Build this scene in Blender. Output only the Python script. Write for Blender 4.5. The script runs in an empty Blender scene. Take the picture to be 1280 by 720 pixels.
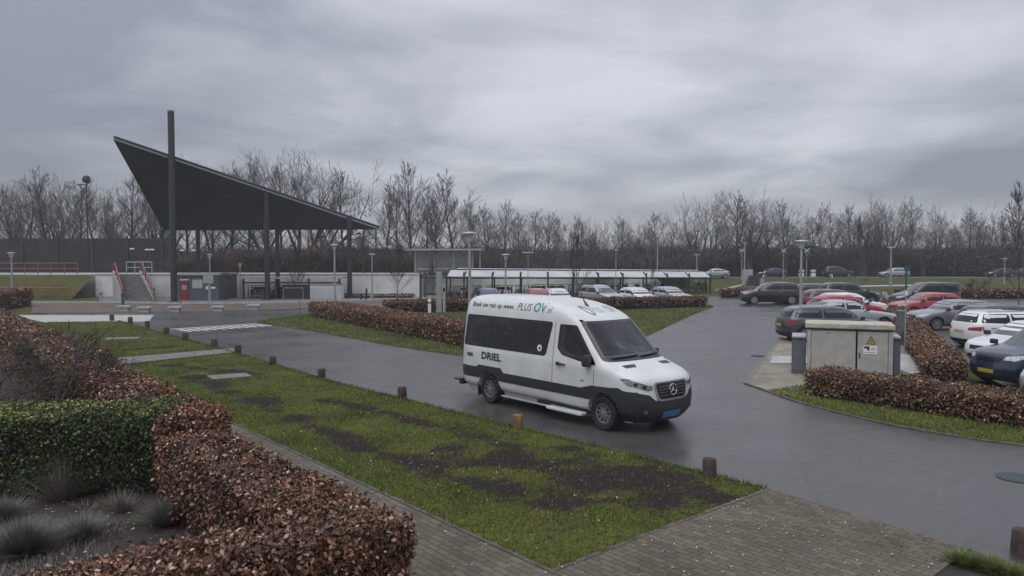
import bpy, bmesh, math, random
import numpy as np
from mathutils import Vector, Matrix, noise as mnoise
random.seed(7); rng = np.random.default_rng(7)
SC = bpy.context.scene
COL = SC.collection
PI = math.pi; R = math.radians
F, H, YH = 960.0, 3.51, 322.0
PIT = math.atan((360 - YH) / F)

# ---------------------------------------------------------------- camera
cd = bpy.data.cameras.new('camera'); cam = bpy.data.objects.new('camera', cd); COL.objects.link(cam)
cam.location = (0, 0, H); cam.rotation_euler = (PI / 2 - PIT, 0, 0)
cd.sensor_width = 36; cd.lens = 36 * F / 1280; cd.clip_start = 0.1; cd.clip_end = 3000
SC.camera = cam

def ray(u, v):
    dx = (u - 640) / F; dy = -(v - 360) / F
    return Vector((dx, math.cos(PIT) + dy * math.sin(PIT), -math.sin(PIT) + dy * math.cos(PIT)))
def G(u, v, z=0.0):
    d = ray(u, v); t = (z - H) / d.z
    return Vector((d.x * t, d.y * t, z))
def at(u, v, y):
    d = ray(u, v); t = y / d.y
    return Vector((d.x * t, y, H + d.z * t))

# ---------------------------------------------------------------- materials
M = {}
def pane_mat(name, tint):
    m = bpy.data.materials.new(name); m.use_nodes = True; nt = m.node_tree; nt.nodes.clear(); N = nt.nodes; L = nt.links
    o = N.new('ShaderNodeOutputMaterial'); mx = N.new('ShaderNodeMixShader'); t = N.new('ShaderNodeBsdfTransparent'); g = N.new('ShaderNodeBsdfGlossy'); f = N.new('ShaderNodeFresnel')
    t.inputs[0].default_value = (*tint, 1); g.inputs['Roughness'].default_value = .02; g.inputs[0].default_value = (.9, .92, .95, 1); f.inputs[0].default_value = 1.55
    L.new(f.outputs[0], mx.inputs[0]); L.new(t.outputs[0], mx.inputs[1]); L.new(g.outputs[0], mx.inputs[2]); L.new(mx.outputs[0], o.inputs[0]); M[name] = m
pane_mat('pane_side', (.30, .33, .33)); pane_mat('pane_cab', (.50, .54, .53)); pane_mat('pane_screen', (.62, .66, .65))
def nodes_of(m):
    m.use_nodes = True
    nt = m.node_tree; nt.nodes.clear()
    o = nt.nodes.new('ShaderNodeOutputMaterial'); p = nt.nodes.new('ShaderNodeBsdfPrincipled')
    nt.links.new(p.outputs[0], o.inputs[0])
    return nt, p
def mat(name, c, rough=0.6, metal=0.0, var=0.12, scale=6.0, bump=0.0, bscale=40.0, coat=0.0, c2=None, spec=None, emit=None):
    m = bpy.data.materials.new(name); nt, p = nodes_of(m); N = nt.nodes; L = nt.links
    tc = N.new('ShaderNodeTexCoord')
    ns = N.new('ShaderNodeTexNoise'); ns.inputs['Scale'].default_value = scale; ns.inputs['Detail'].default_value = 6
    L.new(tc.outputs['Object'], ns.inputs['Vector'])
    cr = N.new('ShaderNodeValToRGB')
    a = c2 if c2 else tuple(x * (1 - var) for x in c)
    b = c if c2 else tuple(min(1, x * (1 + var)) for x in c)
    cr.color_ramp.elements[0].position = 0.35; cr.color_ramp.elements[0].color = (*a, 1)
    cr.color_ramp.elements[1].position = 0.65; cr.color_ramp.elements[1].color = (*b, 1)
    L.new(ns.outputs[0], cr.inputs[0]); L.new(cr.outputs[0], p.inputs['Base Color'])
    p.inputs['Roughness'].default_value = rough; p.inputs['Metallic'].default_value = metal
    if coat: p.inputs['Coat Weight'].default_value = coat; p.inputs['Coat Roughness'].default_value = 0.08
    if spec is not None: p.inputs['Specular IOR Level'].default_value = spec
    if emit: p.inputs['Emission Color'].default_value = (*emit[0], 1); p.inputs['Emission Strength'].default_value = emit[1]
    if bump:
        n2 = N.new('ShaderNodeTexNoise'); n2.inputs['Scale'].default_value = bscale; n2.inputs['Detail'].default_value = 4
        L.new(tc.outputs['Object'], n2.inputs['Vector'])
        bp = N.new('ShaderNodeBump'); bp.inputs['Strength'].default_value = bump; bp.inputs['Distance'].default_value = 0.02
        L.new(n2.outputs[0], bp.inputs['Height']); L.new(bp.outputs[0], p.inputs['Normal'])
    M[name] = m
    return m
def leafmat(name, cols, rough=0.6, patch=None):
    m = bpy.data.materials.new(name); nt, p = nodes_of(m); N = nt.nodes; L = nt.links
    g = N.new('ShaderNodeNewGeometry'); cr = N.new('ShaderNodeValToRGB'); cr.color_ramp.interpolation = 'LINEAR'
    while len(cr.color_ramp.elements) < len(cols): cr.color_ramp.elements.new(0.5)
    for i, c in enumerate(cols):
        cr.color_ramp.elements[i].position = c[0]; cr.color_ramp.elements[i].color = (*c[1], 1)
    L.new(g.outputs['Random Per Island'], cr.inputs[0])
    if patch:
        tc = N.new('ShaderNodeTexCoord'); ns = N.new('ShaderNodeTexNoise'); ns.inputs['Scale'].default_value = patch[0]; ns.inputs['Detail'].default_value = 7; ns.inputs['Roughness'].default_value = .65; L.new(tc.outputs['Object'], ns.inputs['Vector'])
        c2 = N.new('ShaderNodeValToRGB'); c2.color_ramp.elements.new(.5)
        for e_, ps, c in zip(c2.color_ramp.elements, (.36, .5, .64), patch[1:]): e_.position = ps; e_.color = (*c, 1)
        L.new(ns.outputs[0], c2.inputs[0]); mx = N.new('ShaderNodeMix'); mx.data_type = 'RGBA'; mx.blend_type = 'MULTIPLY'; mx.inputs[0].default_value = 1; L.new(cr.outputs[0], mx.inputs[6]); L.new(c2.outputs[0], mx.inputs[7]); L.new(mx.outputs[2], p.inputs['Base Color'])
    else: L.new(cr.outputs[0], p.inputs['Base Color'])
    p.inputs['Roughness'].default_value = rough
    M[name] = m
    return m

mat('white_paint', (0.56, 0.575, 0.57), 0.30, var=0.07, scale=2.2, coat=0.5)
mat('black_plastic', (0.028, 0.029, 0.031), 0.5, bump=0.1)
mat('black_gloss', (0.008, 0.008, 0.009), 0.2)
mat('tyre', (0.014, 0.014, 0.015), 0.85, bump=0.2)
mat('rim_silver', (0.33, 0.34, 0.36), 0.4, metal=0.7)
mat('rim_van', (0.20, 0.205, 0.21), 0.45, metal=0.4)
mat('lamp_van', (0.16, 0.175, 0.19), 0.1, var=.5, scale=14)
mat('logo_pale', (.33, .42, .43), .4, var=.02)
mat('rim_steel', (0.12, 0.125, 0.13), 0.5, metal=0.5)
mat('chrome', (0.6, 0.61, 0.63), 0.15, metal=1.0, var=0.02)
mat('glass_dark', (0.010, 0.013, 0.014), 0.05, var=0.3, scale=1.2, spec=0.32)
mat('glass_screen', (0.06, 0.068, 0.072), 0.04, var=0.2, scale=1.2, spec=0.7)
mat('lamp_clear', (0.45, 0.48, 0.5), 0.12, var=0.3, scale=20)
mat('lamp_red', (0.25, 0.012, 0.015), 0.2, var=0.2, scale=15)
mat('plate_yellow', (0.42, 0.32, 0.05), 0.4)
mat('plate_blue', (0.06, 0.17, 0.36), 0.4)
mat('teal_ink', (0.0, 0.22, 0.22), 0.4, var=0.02)
mat('dark_ink', (0.02, 0.03, 0.05), 0.4, var=0.02)
mat('grey_ink', (0.16, 0.18, 0.2), 0.4, var=0.02)
mat('sign_white', (0.7, 0.7, 0.7), 0.5, var=0.04)
mat('sign_yellow', (0.42, 0.27, 0.04), 0.5, var=0.04)
mat('alu', (0.42, 0.43, 0.43), 0.45, metal=0.4)
mat('galv', (0.30, 0.32, 0.32), 0.5, metal=0.3, scale=12)
mat('dark_steel', (0.026, 0.032, 0.037), 0.5)
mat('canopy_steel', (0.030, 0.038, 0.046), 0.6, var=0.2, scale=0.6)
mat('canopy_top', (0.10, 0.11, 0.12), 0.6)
mat('concrete', (0.30, 0.30, 0.29), 0.85, var=0.18, scale=1.6, bump=0.2)
mat('concrete_pale', (0.34, 0.34, 0.325), 0.85, var=0.15, scale=2.5, bump=0.2)
mat('concrete_step', (0.19, 0.185, 0.18), 0.85, var=0.2, scale=2.5)
mat('wall_white', (0.60, 0.61, 0.61), 0.8, var=0.10, scale=1.0)
mat('shed_roof', (0.40, 0.41, 0.41), 0.4, var=0.12, scale=0.8)
mat('kiosk_grey', (0.075, 0.098, 0.110), 0.7, var=0.12, scale=2)
mat('red_door', (0.22, 0.02, 0.03), 0.5)
mat('rail_red', (0.20, 0.055, 0.05), 0.55)
mat('rail_orange', (0.22, 0.085, 0.04), 0.6)
mat('barrier_dark', (0.034, 0.031, 0.031), 0.8, var=0.25, scale=0.6)
mat('cab_beige', (0.34, 0.33, 0.31), 0.65, var=0.10, scale=3)
mat('cab_roof', (0.40, 0.37, 0.31), 0.8, var=0.25, scale=5, bump=0.3)
mat('cab_grey', (0.10, 0.11, 0.125), 0.6, var=0.12)
mat('wood_post', (0.062, 0.042, 0.032), 0.9, var=0.4, scale=14, bump=0.5)
mat('wood_tan', (0.17, 0.10, 0.05), 0.9, var=0.4, scale=14, bump=0.5)
mat('bark', (0.055, 0.048, 0.043), 0.9, var=0.35, scale=5)
mat('bark_pale', (0.15, 0.14, 0.13), 0.85, var=0.4, scale=5)
mat('twig', (0.066, 0.056, 0.051), 0.9, var=0.3, scale=0.6)
mat('twig_red', (0.095, 0.070, 0.060), 0.9, var=0.3, scale=0.6)
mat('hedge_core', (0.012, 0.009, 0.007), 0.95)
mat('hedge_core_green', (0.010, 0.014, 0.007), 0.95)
mat('road_mark', (0.50, 0.50, 0.48), 0.6, var=0.25, scale=8)
mat('edging', (0.085, 0.078, 0.066), 0.9, var=0.4, scale=5)
mat('kerb', (0.15, 0.148, 0.14), 0.8, var=0.2, scale=3)
mat('asphalt_far', (0.085, 0.085, 0.088), 0.6, var=0.15, scale=0.5)
mat('blue_green', (0.02, 0.09, 0.09), 0.5)
leafmat('beech', [(0.0, (0.030, 0.015, 0.010)), (0.35, (0.090, 0.038, 0.020)), (0.65, (0.17, 0.072, 0.036)), (0.86, (0.27, 0.135, 0.075)), (1.0, (0.55, 0.42, 0.31))], patch=(1.4, (.55, .55, .55), (1, 1, 1), (1.3, 1.2, 1.1)))
leafmat('beech_far', [(0.0, (0.040, 0.022, 0.014)), (0.5, (0.13, 0.064, 0.036)), (0.9, (0.25, 0.145, 0.085)), (1.0, (0.42, 0.31, 0.22))], patch=(.9, (.6, .6, .62), (1, 1, 1), (1.25, 1.2, 1.1)))
leafmat('evergreen', [(0.0, (0.010, 0.018, 0.007)), (0.5, (0.028, 0.048, 0.014)), (0.85, (0.07, 0.10, 0.022)), (1.0, (0.15, 0.18, 0.04))])
leafmat('grass_blade', [(0.0, (0.050, 0.074, 0.016)), (0.5, (0.092, 0.128, 0.026)), (0.85, (0.18, 0.185, 0.046)), (1.0, (0.28, 0.24, 0.12))], patch=(.75, (.62, .66, .6), (1, 1, 1), (1.5, 1.22, 1.1)))
leafmat('dry_grass', [(0.0, (0.09, 0.08, 0.065)), (1.0, (0.26, 0.23, 0.19))])
leafmat('lavender', [(0.0, (0.06, 0.062, 0.05)), (1.0, (0.19, 0.19, 0.165))])
leafmat('evergreen_far', [(0.0, (0.020, 0.026, 0.018)), (1.0, (0.05, 0.058, 0.036))])
mat('interior', (0.045, 0.047, 0.05), .8)
mat('seat_fabric', (0.035, 0.04, 0.055), .9)
leafmat('evergreen_top', [(0.0, (0.06, 0.085, 0.018)), (0.6, (0.19, 0.20, 0.035)), (1.0, (0.34, 0.33, 0.07))])
leafmat('litter', [(0.0, (0.09, 0.05, 0.03)), (0.6, (0.26, 0.20, 0.14)), (1.0, (0.5, 0.46, 0.4))])

def math_node(N, op, *vals):
    n = N.new('ShaderNodeMath'); n.operation = op
    return n
def asphalt():
    m = bpy.data.materials.new('asphalt'); nt, p = nodes_of(m); N = nt.nodes; L = nt.links
    tc = N.new('ShaderNodeTexCoord')
    a = N.new('ShaderNodeTexNoise'); a.inputs['Scale'].default_value = 0.35; a.inputs['Detail'].default_value = 8
    b = N.new('ShaderNodeTexNoise'); b.inputs['Scale'].default_value = 90; b.inputs['Detail'].default_value = 2
    L.new(tc.outputs['Object'], a.inputs['Vector']); L.new(tc.outputs['Object'], b.inputs['Vector'])
    cr = N.new('ShaderNodeValToRGB'); e = cr.color_ramp.elements
    e[0].position = 0.3; e[0].color = (0.062, 0.058, 0.058, 1); e[1].position = 0.7; e[1].color = (0.090, 0.084, 0.083, 1)
    L.new(a.outputs[0], cr.inputs[0])
    mx = N.new('ShaderNodeMix'); mx.data_type = 'RGBA'; mx.blend_type = 'MULTIPLY'; mx.inputs[0].default_value = 0.5
    c2 = N.new('ShaderNodeValToRGB'); c2.color_ramp.elements[0].position = 0.3; c2.color_ramp.elements[0].color = (0.45, 0.45, 0.45, 1)
    c2.color_ramp.elements[1].position = 0.7; c2.color_ramp.elements[1].color = (1, 1, 1, 1)
    L.new(b.outputs[0], c2.inputs[0]); L.new(cr.outputs[0], mx.inputs[6]); L.new(c2.outputs[0], mx.inputs[7])
    d = N.new('ShaderNodeTexNoise'); d.inputs['Scale'].default_value = 3.5; d.inputs['Detail'].default_value = 10; d.inputs['Roughness'].default_value = .75; L.new(tc.outputs['Object'], d.inputs['Vector'])
    c3 = N.new('ShaderNodeValToRGB'); c3.color_ramp.elements[0].position = .3; c3.color_ramp.elements[0].color = (.72, .72, .72, 1); c3.color_ramp.elements[1].position = .7; c3.color_ramp.elements[1].color = (1.2, 1.2, 1.2, 1); L.new(d.outputs[0], c3.inputs[0])
    vo = N.new('ShaderNodeTexVoronoi'); vo.feature = 'DISTANCE_TO_EDGE'; vo.inputs['Scale'].default_value = .22; wv = N.new('ShaderNodeMixRGB'); wv.inputs[0].default_value = .25; L.new(tc.outputs['Object'], wv.inputs[1]); L.new(d.outputs[1], wv.inputs[2]); L.new(wv.outputs[0], vo.inputs['Vector'])
    ck = N.new('ShaderNodeValToRGB'); ck.color_ramp.elements[0].position = .0; ck.color_ramp.elements[0].color = (.62, .62, .62, 1); ck.color_ramp.elements[1].position = .004; ck.color_ramp.elements[1].color = (1, 1, 1, 1); L.new(vo.outputs[0], ck.inputs[0])
    m3 = N.new('ShaderNodeMix'); m3.data_type = 'RGBA'; m3.blend_type = 'MULTIPLY'; m3.inputs[0].default_value = 1; L.new(mx.outputs[2], m3.inputs[6]); L.new(c3.outputs[0], m3.inputs[7])
    m4 = N.new('ShaderNodeMix'); m4.data_type = 'RGBA'; m4.blend_type = 'MULTIPLY'; m4.inputs[0].default_value = 1; L.new(m3.outputs[2], m4.inputs[6]); L.new(ck.outputs[0], m4.inputs[7])
    L.new(m4.outputs[2], p.inputs['Base Color'])
    r = N.new('ShaderNodeMapRange'); r.inputs[1].default_value = 0.3; r.inputs[2].default_value = 0.7; r.inputs[3].default_value = 0.20; r.inputs[4].default_value = 0.42; p.inputs['Specular IOR Level'].default_value = .5
    L.new(a.outputs[0], r.inputs[0]); L.new(r.outputs[0], p.inputs['Roughness'])
    bp = N.new('ShaderNodeBump'); bp.inputs['Strength'].default_value = 0.3; bp.inputs['Distance'].default_value = 0.004
    L.new(b.outputs[0], bp.inputs['Height']); L.new(bp.outputs[0], p.inputs['Normal'])
    M['asphalt'] = m
asphalt()
def bricks(name, c1, c2, mortar, ang, bw=0.21, bh=0.105, rough=0.75):
    m = bpy.data.materials.new(name); nt, p = nodes_of(m); N = nt.nodes; L = nt.links
    tc = N.new('ShaderNodeTexCoord'); mp = N.new('ShaderNodeMapping'); mp.inputs['Rotation'].default_value = (0, 0, ang)
    L.new(tc.outputs['Object'], mp.inputs['Vector'])
    br = N.new('ShaderNodeTexBrick'); br.inputs['Scale'].default_value = 1.0; br.inputs['Brick Width'].default_value = bw; br.inputs['Row Height'].default_value = bh
    br.inputs['Mortar Size'].default_value = 0.008; br.inputs['Mortar Smooth'].default_value = 0.3
    br.inputs['Color1'].default_value = (*c1, 1); br.inputs['Color2'].default_value = (*c2, 1); br.inputs['Mortar'].default_value = (*mortar, 1)
    L.new(mp.outputs[0], br.inputs['Vector'])
    ns = N.new('ShaderNodeTexNoise'); ns.inputs['Scale'].default_value = 0.9; ns.inputs['Detail'].default_value = 8; L.new(tc.outputs['Object'], ns.inputs['Vector'])
    cr = N.new('ShaderNodeValToRGB'); cr.color_ramp.elements[0].position = 0.3; cr.color_ramp.elements[0].color = (0.6, 0.62, 0.55, 1)
    cr.color_ramp.elements[1].position = 0.7; cr.color_ramp.elements[1].color = (1.1, 1.1, 1.1, 1)
    L.new(ns.outputs[0], cr.inputs[0])
    mx = N.new('ShaderNodeMix'); mx.data_type = 'RGBA'; mx.blend_type = 'MULTIPLY'; mx.inputs[0].default_value = 1
    L.new(br.outputs[0], mx.inputs[6]); L.new(cr.outputs[0], mx.inputs[7]); L.new(mx.outputs[2], p.inputs['Base Color'])
    p.inputs['Roughness'].default_value = rough
    bp = N.new('ShaderNodeBump'); bp.inputs['Strength'].default_value = 0.6; bp.inputs['Distance'].default_value = 0.008; bp.invert = True
    L.new(br.outputs[1], bp.inputs['Height']); L.new(bp.outputs[0], p.inputs['Normal'])
    M[name] = m
PA = math.atan2(0.771, -0.637)     # direction of the path
bricks('brick_path', (0.142, 0.114, 0.080), (0.086, 0.070, 0.051), (0.042, 0.040, 0.026), -PA)
bricks('brick_bay', (0.33, 0.29, 0.22), (0.22, 0.20, 0.155), (0.08, 0.078, 0.066), 0.25)
bricks('brick_red', (0.15, 0.105, 0.09), (0.11, 0.082, 0.072), (0.07, 0.06, 0.05), 0.1)
def lawn_mat(name, g1, g2, g3, soilc=(0.030, 0.024, 0.020)):
    m = bpy.data.materials.new(name); nt, p = nodes_of(m); N = nt.nodes; L = nt.links
    tc = N.new('ShaderNodeTexCoord')
    a = N.new('ShaderNodeTexNoise'); a.inputs['Scale'].default_value = 0.5; a.inputs['Detail'].default_value = 9; a.inputs['Roughness'].default_value = 0.65
    b = N.new('ShaderNodeTexNoise'); b.inputs['Scale'].default_value = 14; b.inputs['Detail'].default_value = 6
    for n in (a, b): L.new(tc.outputs['Object'], n.inputs['Vector'])
    cr = N.new('ShaderNodeValToRGB'); cr.color_ramp.elements.new(0.5)
    for e, pos, c in zip(cr.color_ramp.elements, (0.3, 0.5, 0.72), (g1, g2, g3)): e.position = pos; e.color = (*c, 1)
    L.new(a.outputs[0], cr.inputs[0])
    cb = N.new('ShaderNodeValToRGB'); cb.color_ramp.elements[0].position = 0.3; cb.color_ramp.elements[0].color = (0.5, 0.5, 0.5, 1)
    cb.color_ramp.elements[1].position = 0.7; cb.color_ramp.elements[1].color = (1.2, 1.2, 1.2, 1); L.new(b.outputs[0], cb.inputs[0])
    mx = N.new('ShaderNodeMix'); mx.data_type = 'RGBA'; mx.blend_type = 'MULTIPLY'; mx.inputs[0].default_value = 1
    L.new(cr.outputs[0], mx.inputs[6]); L.new(cb.outputs[0], mx.inputs[7])
    at_ = N.new('ShaderNodeAttribute'); at_.attribute_name = 'soil'
    ad = N.new('ShaderNodeMath'); ad.operation = 'ADD'
    sb = N.new('ShaderNodeMath'); sb.operation = 'MULTIPLY_ADD'; sb.inputs[1].default_value = 2.2; sb.inputs[2].default_value = -1.1
    L.new(b.outputs[0], sb.inputs[0]); L.new(at_.outputs['Fac'], ad.inputs[0]); L.new(sb.outputs[0], ad.inputs[1])
    cs = N.new('ShaderNodeValToRGB'); cs.color_ramp.elements[0].position = 0.25; cs.color_ramp.elements[1].position = 0.72
    L.new(ad.outputs[0], cs.inputs[0])
    m2 = N.new('ShaderNodeMix'); m2.data_type = 'RGBA'; L.new(cs.outputs[0], m2.inputs[0]); L.new(mx.outputs[2], m2.inputs[6]); m2.inputs[7].default_value = (*soilc, 1)
    L.new(m2.outputs[2], p.inputs['Base Color']); p.inputs['Roughness'].default_value = 0.9; p.inputs['Specular IOR Level'].default_value = 0.06
    bp = N.new('ShaderNodeBump'); bp.inputs['Strength'].default_value = 0.8; bp.inputs['Distance'].default_value = 0.04
    L.new(b.outputs[0], bp.inputs['Height']); L.new(bp.outputs[0], p.inputs['Normal'])
    M[name] = m
lawn_mat('lawn', (0.062, 0.084, 0.020), (0.098, 0.118, 0.028), (0.150, 0.138, 0.046), (0.026, 0.020, 0.018))
lawn_mat('lawn_dull', (0.050, 0.052, 0.022), (0.078, 0.084, 0.030), (0.115, 0.105, 0.052))
mat('soil', (0.030, 0.024, 0.021), 0.95, var=0.3, scale=6, bump=0.8, bscale=20)

# ---------------------------------------------------------------- mesh helpers
def link(name, me, m=None, parent=None):
    o = bpy.data.objects.new(name, me); COL.objects.link(o)
    if me is not None and m is not None:
        ms = m if isinstance(m, (list, tuple)) else [m]
        for x in ms: me.materials.append(M[x] if isinstance(x, str) else x)
    if parent is not None: o.parent = parent
    return o
def tag(o, label=None, cat=None, group=None, kind=None):
    if label: o['label'] = label
    if cat: o['category'] = cat
    if group: o['group'] = group
    if kind: o['kind'] = kind
    return o
def empty(name, loc, rz=0.0):
    o = bpy.data.objects.new(name, None); COL.objects.link(o); o.location = loc; o.rotation_euler = (0, 0, rz); o.empty_display_size = 0.2
    return o
def copy_tree(o, parent=None):
    c = o.copy(); COL.objects.link(c)
    if parent is not None: c.parent = parent
    for ch in list(o.children): copy_tree(ch, c)
    return c
class MB:
    def __init__(s): s.v = []; s.f = []
    def add(s, vs, fs):
        b = len(s.v); s.v += [tuple(x) for x in vs]; s.f += [tuple(i + b for i in f) for f in fs]; return s
    def box(s, x0, x1, y0, y1, z0, z1, bev=0.0, rz=0.0, c=None):
        P = [(x, y, z) for z in (z0, z1) for y in (y0, y1) for x in (x0, x1)]
        if rz:
            cx, cy = c or ((x0 + x1) / 2, (y0 + y1) / 2); ca, sa = math.cos(rz), math.sin(rz)
            P = [(cx + (x - cx) * ca - (y - cy) * sa, cy + (x - cx) * sa + (y - cy) * ca, z) for x, y, z in P]
        return s.add(P, [(0, 2, 3, 1), (4, 5, 7, 6), (0, 1, 5, 4), (2, 6, 7, 3), (0, 4, 6, 2), (1, 3, 7, 5)])
    def tube(s, p, q, r0, r1=None, n=8, cap=True):
        r1 = r0 if r1 is None else r1
        p, q = Vector(p), Vector(q); d = (q - p)
        if d.length < 1e-6: return s
        d.normalize(); a = d.orthogonal().normalized(); b = d.cross(a)
        vs = []
        for c, r in ((p, r0), (q, r1)):
            for i in range(n):
                t = 2 * PI * i / n; vs.append(c + a * (r * math.cos(t)) + b * (r * math.sin(t)))
        fs = [(i, (i + 1) % n, n + (i + 1) % n, n + i) for i in range(n)]
        if cap: fs += [tuple(range(n - 1, -1, -1)), tuple(range(n, 2 * n))]
        return s.add(vs, fs)
    def path(s, pts, r, n=6):
        for a, b in zip(pts[:-1], pts[1:]): s.tube(a, b, r, n=n)
        return s
    def lathe(s, prof, c=(0, 0, 0), axis='z', n=20):
        vs = []
        for r, h in prof:
            for i in range(n):
                t = 2 * PI * i / n
                if axis == 'z': vs.append((c[0] + r * math.cos(t), c[1] + r * math.sin(t), c[2] + h))
                else: vs.append((c[0] + r * math.cos(t), c[1] + h, c[2] + r * math.sin(t)))
        fs = []
        for k in range(len(prof) - 1):
            for i in range(n):
                j = (i + 1) % n; fs.append((k * n + i, k * n + j, (k + 1) * n + j, (k + 1) * n + i))
        return s.add(vs, fs)
    def prism(s, poly, z0, z1):
        n = len(poly); vs = [(x, y, z0) for x, y in poly] + [(x, y, z1) for x, y in poly]
        return s.add(vs, [tuple(range(n - 1, -1, -1)), tuple(range(n, 2 * n))] + [(i, (i + 1) % n, n + (i + 1) % n, n + i) for i in range(n)])
    def build(s, name, m, parent=None, smooth=False, bev=0.0):
        me = bpy.data.meshes.new(name); me.from_pydata(s.v, [], s.f)
        bm = bmesh.new(); bm.from_mesh(me); bmesh.ops.recalc_face_normals(bm, faces=bm.faces)
        if bev:
            bmesh.ops.bevel(bm, geom=[e for e in bm.edges if e.calc_face_angle(0) > 0.5], offset=bev, segments=2, affect='EDGES', profile=0.5)
        bm.to_mesh(me); bm.free()
        if smooth: me.shade_smooth() if hasattr(me, 'shade_smooth') else None
        if smooth:
            me.set_sharp_from_angle(angle=R(40))
        return link(name, me, m, parent)
def fastmesh(name, V, FC, k):
    """V: (n,3) array, FC: flat vertex index array of k-gons"""
    me = bpy.data.meshes.new(name); nf = len(FC) // k
    me.vertices.add(len(V)); me.vertices.foreach_set('co', np.asarray(V, dtype=np.float32).ravel())
    me.loops.add(len(FC)); me.loops.foreach_set('vertex_index', np.asarray(FC, dtype=np.int32))
    me.polygons.add(nf); me.polygons.foreach_set('loop_start', np.arange(0, nf * k, k, dtype=np.int32))
    me.update(calc_edges=True); me.validate()
    return me
def poly_sheet(name, pts, m, z, kind='structure'):
    mb = MB(); n = len(pts)
    me = bpy.data.meshes.new(name); bm = bmesh.new()
    f = bm.faces.new([bm.verts.new((p[0], p[1], z)) for p in pts]); 
    bmesh.ops.triangulate(bm, faces=[f]); bmesh.ops.recalc_face_normals(bm, faces=bm.faces)
    for f in bm.faces:
        if f.normal.z < 0: f.normal_flip()
    bm.to_mesh(me); bm.free()
    o = link(name, me, m)
    if kind: o['kind'] = kind
    return o
def px(pts): return [G(u, v) for u, v in pts]
def inpoly(P, poly):
    x, y = P[:, 0], P[:, 1]; c = np.zeros(len(P), bool); n = len(poly); j = n - 1
    for i in range(n):
        xi, yi = poly[i][0], poly[i][1]; xj, yj = poly[j][0], poly[j][1]
        h = ((yi > y) != (yj > y)) & (x < (xj - xi) * (y - yi) / (yj - yi + 1e-12) + xi)
        c ^= h; j = i
    return c
def smooth_line(pts, k=6):
    out = []; n = len(pts)
    for i in range(n - 1):
        p0, p1, p2, p3 = pts[max(i - 1, 0)], pts[i], pts[i + 1], pts[min(i + 2, n - 1)]
        for j in range(k):
            t = j / k
            out.append(tuple(0.5 * ((2 * p1[a]) + (-p0[a] + p2[a]) * t + (2 * p0[a] - 5 * p1[a] + 4 * p2[a] - p3[a]) * t * t + (-p0[a] + 3 * p1[a] - 3 * p2[a] + p3[a]) * t ** 3) for a in range(2)))
    out.append(tuple(pts[-1][:2])); return out
def textmesh(s, size, bold=0.0):
    cu = bpy.data.curves.new('t', 'FONT'); cu.body = s; cu.size = size; cu.offset = bold; cu.resolution_u = 2
    o = bpy.data.objects.new('t', cu); COL.objects.link(o)
    dg = bpy.context.evaluated_depsgraph_get(); me = bpy.data.meshes.new_from_object(o.evaluated_get(dg))
    bpy.data.objects.remove(o); bpy.data.curves.remove(cu)
    return me

# ---------------------------------------------------------------- vehicle shells
def pchip(kn):
    xs = np.array([k[0] for k in kn], float); ys = np.array([k[1] for k in kn], float)
    h = np.diff(xs); d = np.diff(ys) / h; m = np.zeros(len(xs)); m[0] = d[0]; m[-1] = d[-1]
    for i in range(1, len(xs) - 1):
        if d[i - 1] * d[i] > 0:
            w1 = 2 * h[i] + h[i - 1]; w2 = h[i] + 2 * h[i - 1]; m[i] = (w1 + w2) / (w1 / d[i - 1] + w2 / d[i])
    def f(x):
        x = min(max(x, xs[0]), xs[-1]); i = min(int(np.searchsorted(xs, x, 'right')) - 1, len(xs) - 2)
        t = (x - xs[i]) / h[i]
        return ((1 + 2 * t) * (1 - t) ** 2 * ys[i] + t * (1 - t) ** 2 * h[i] * m[i] + t * t * (3 - 2 * t) * ys[i + 1] + t * t * (t - 1) * h[i] * m[i + 1])
    return f
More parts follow.
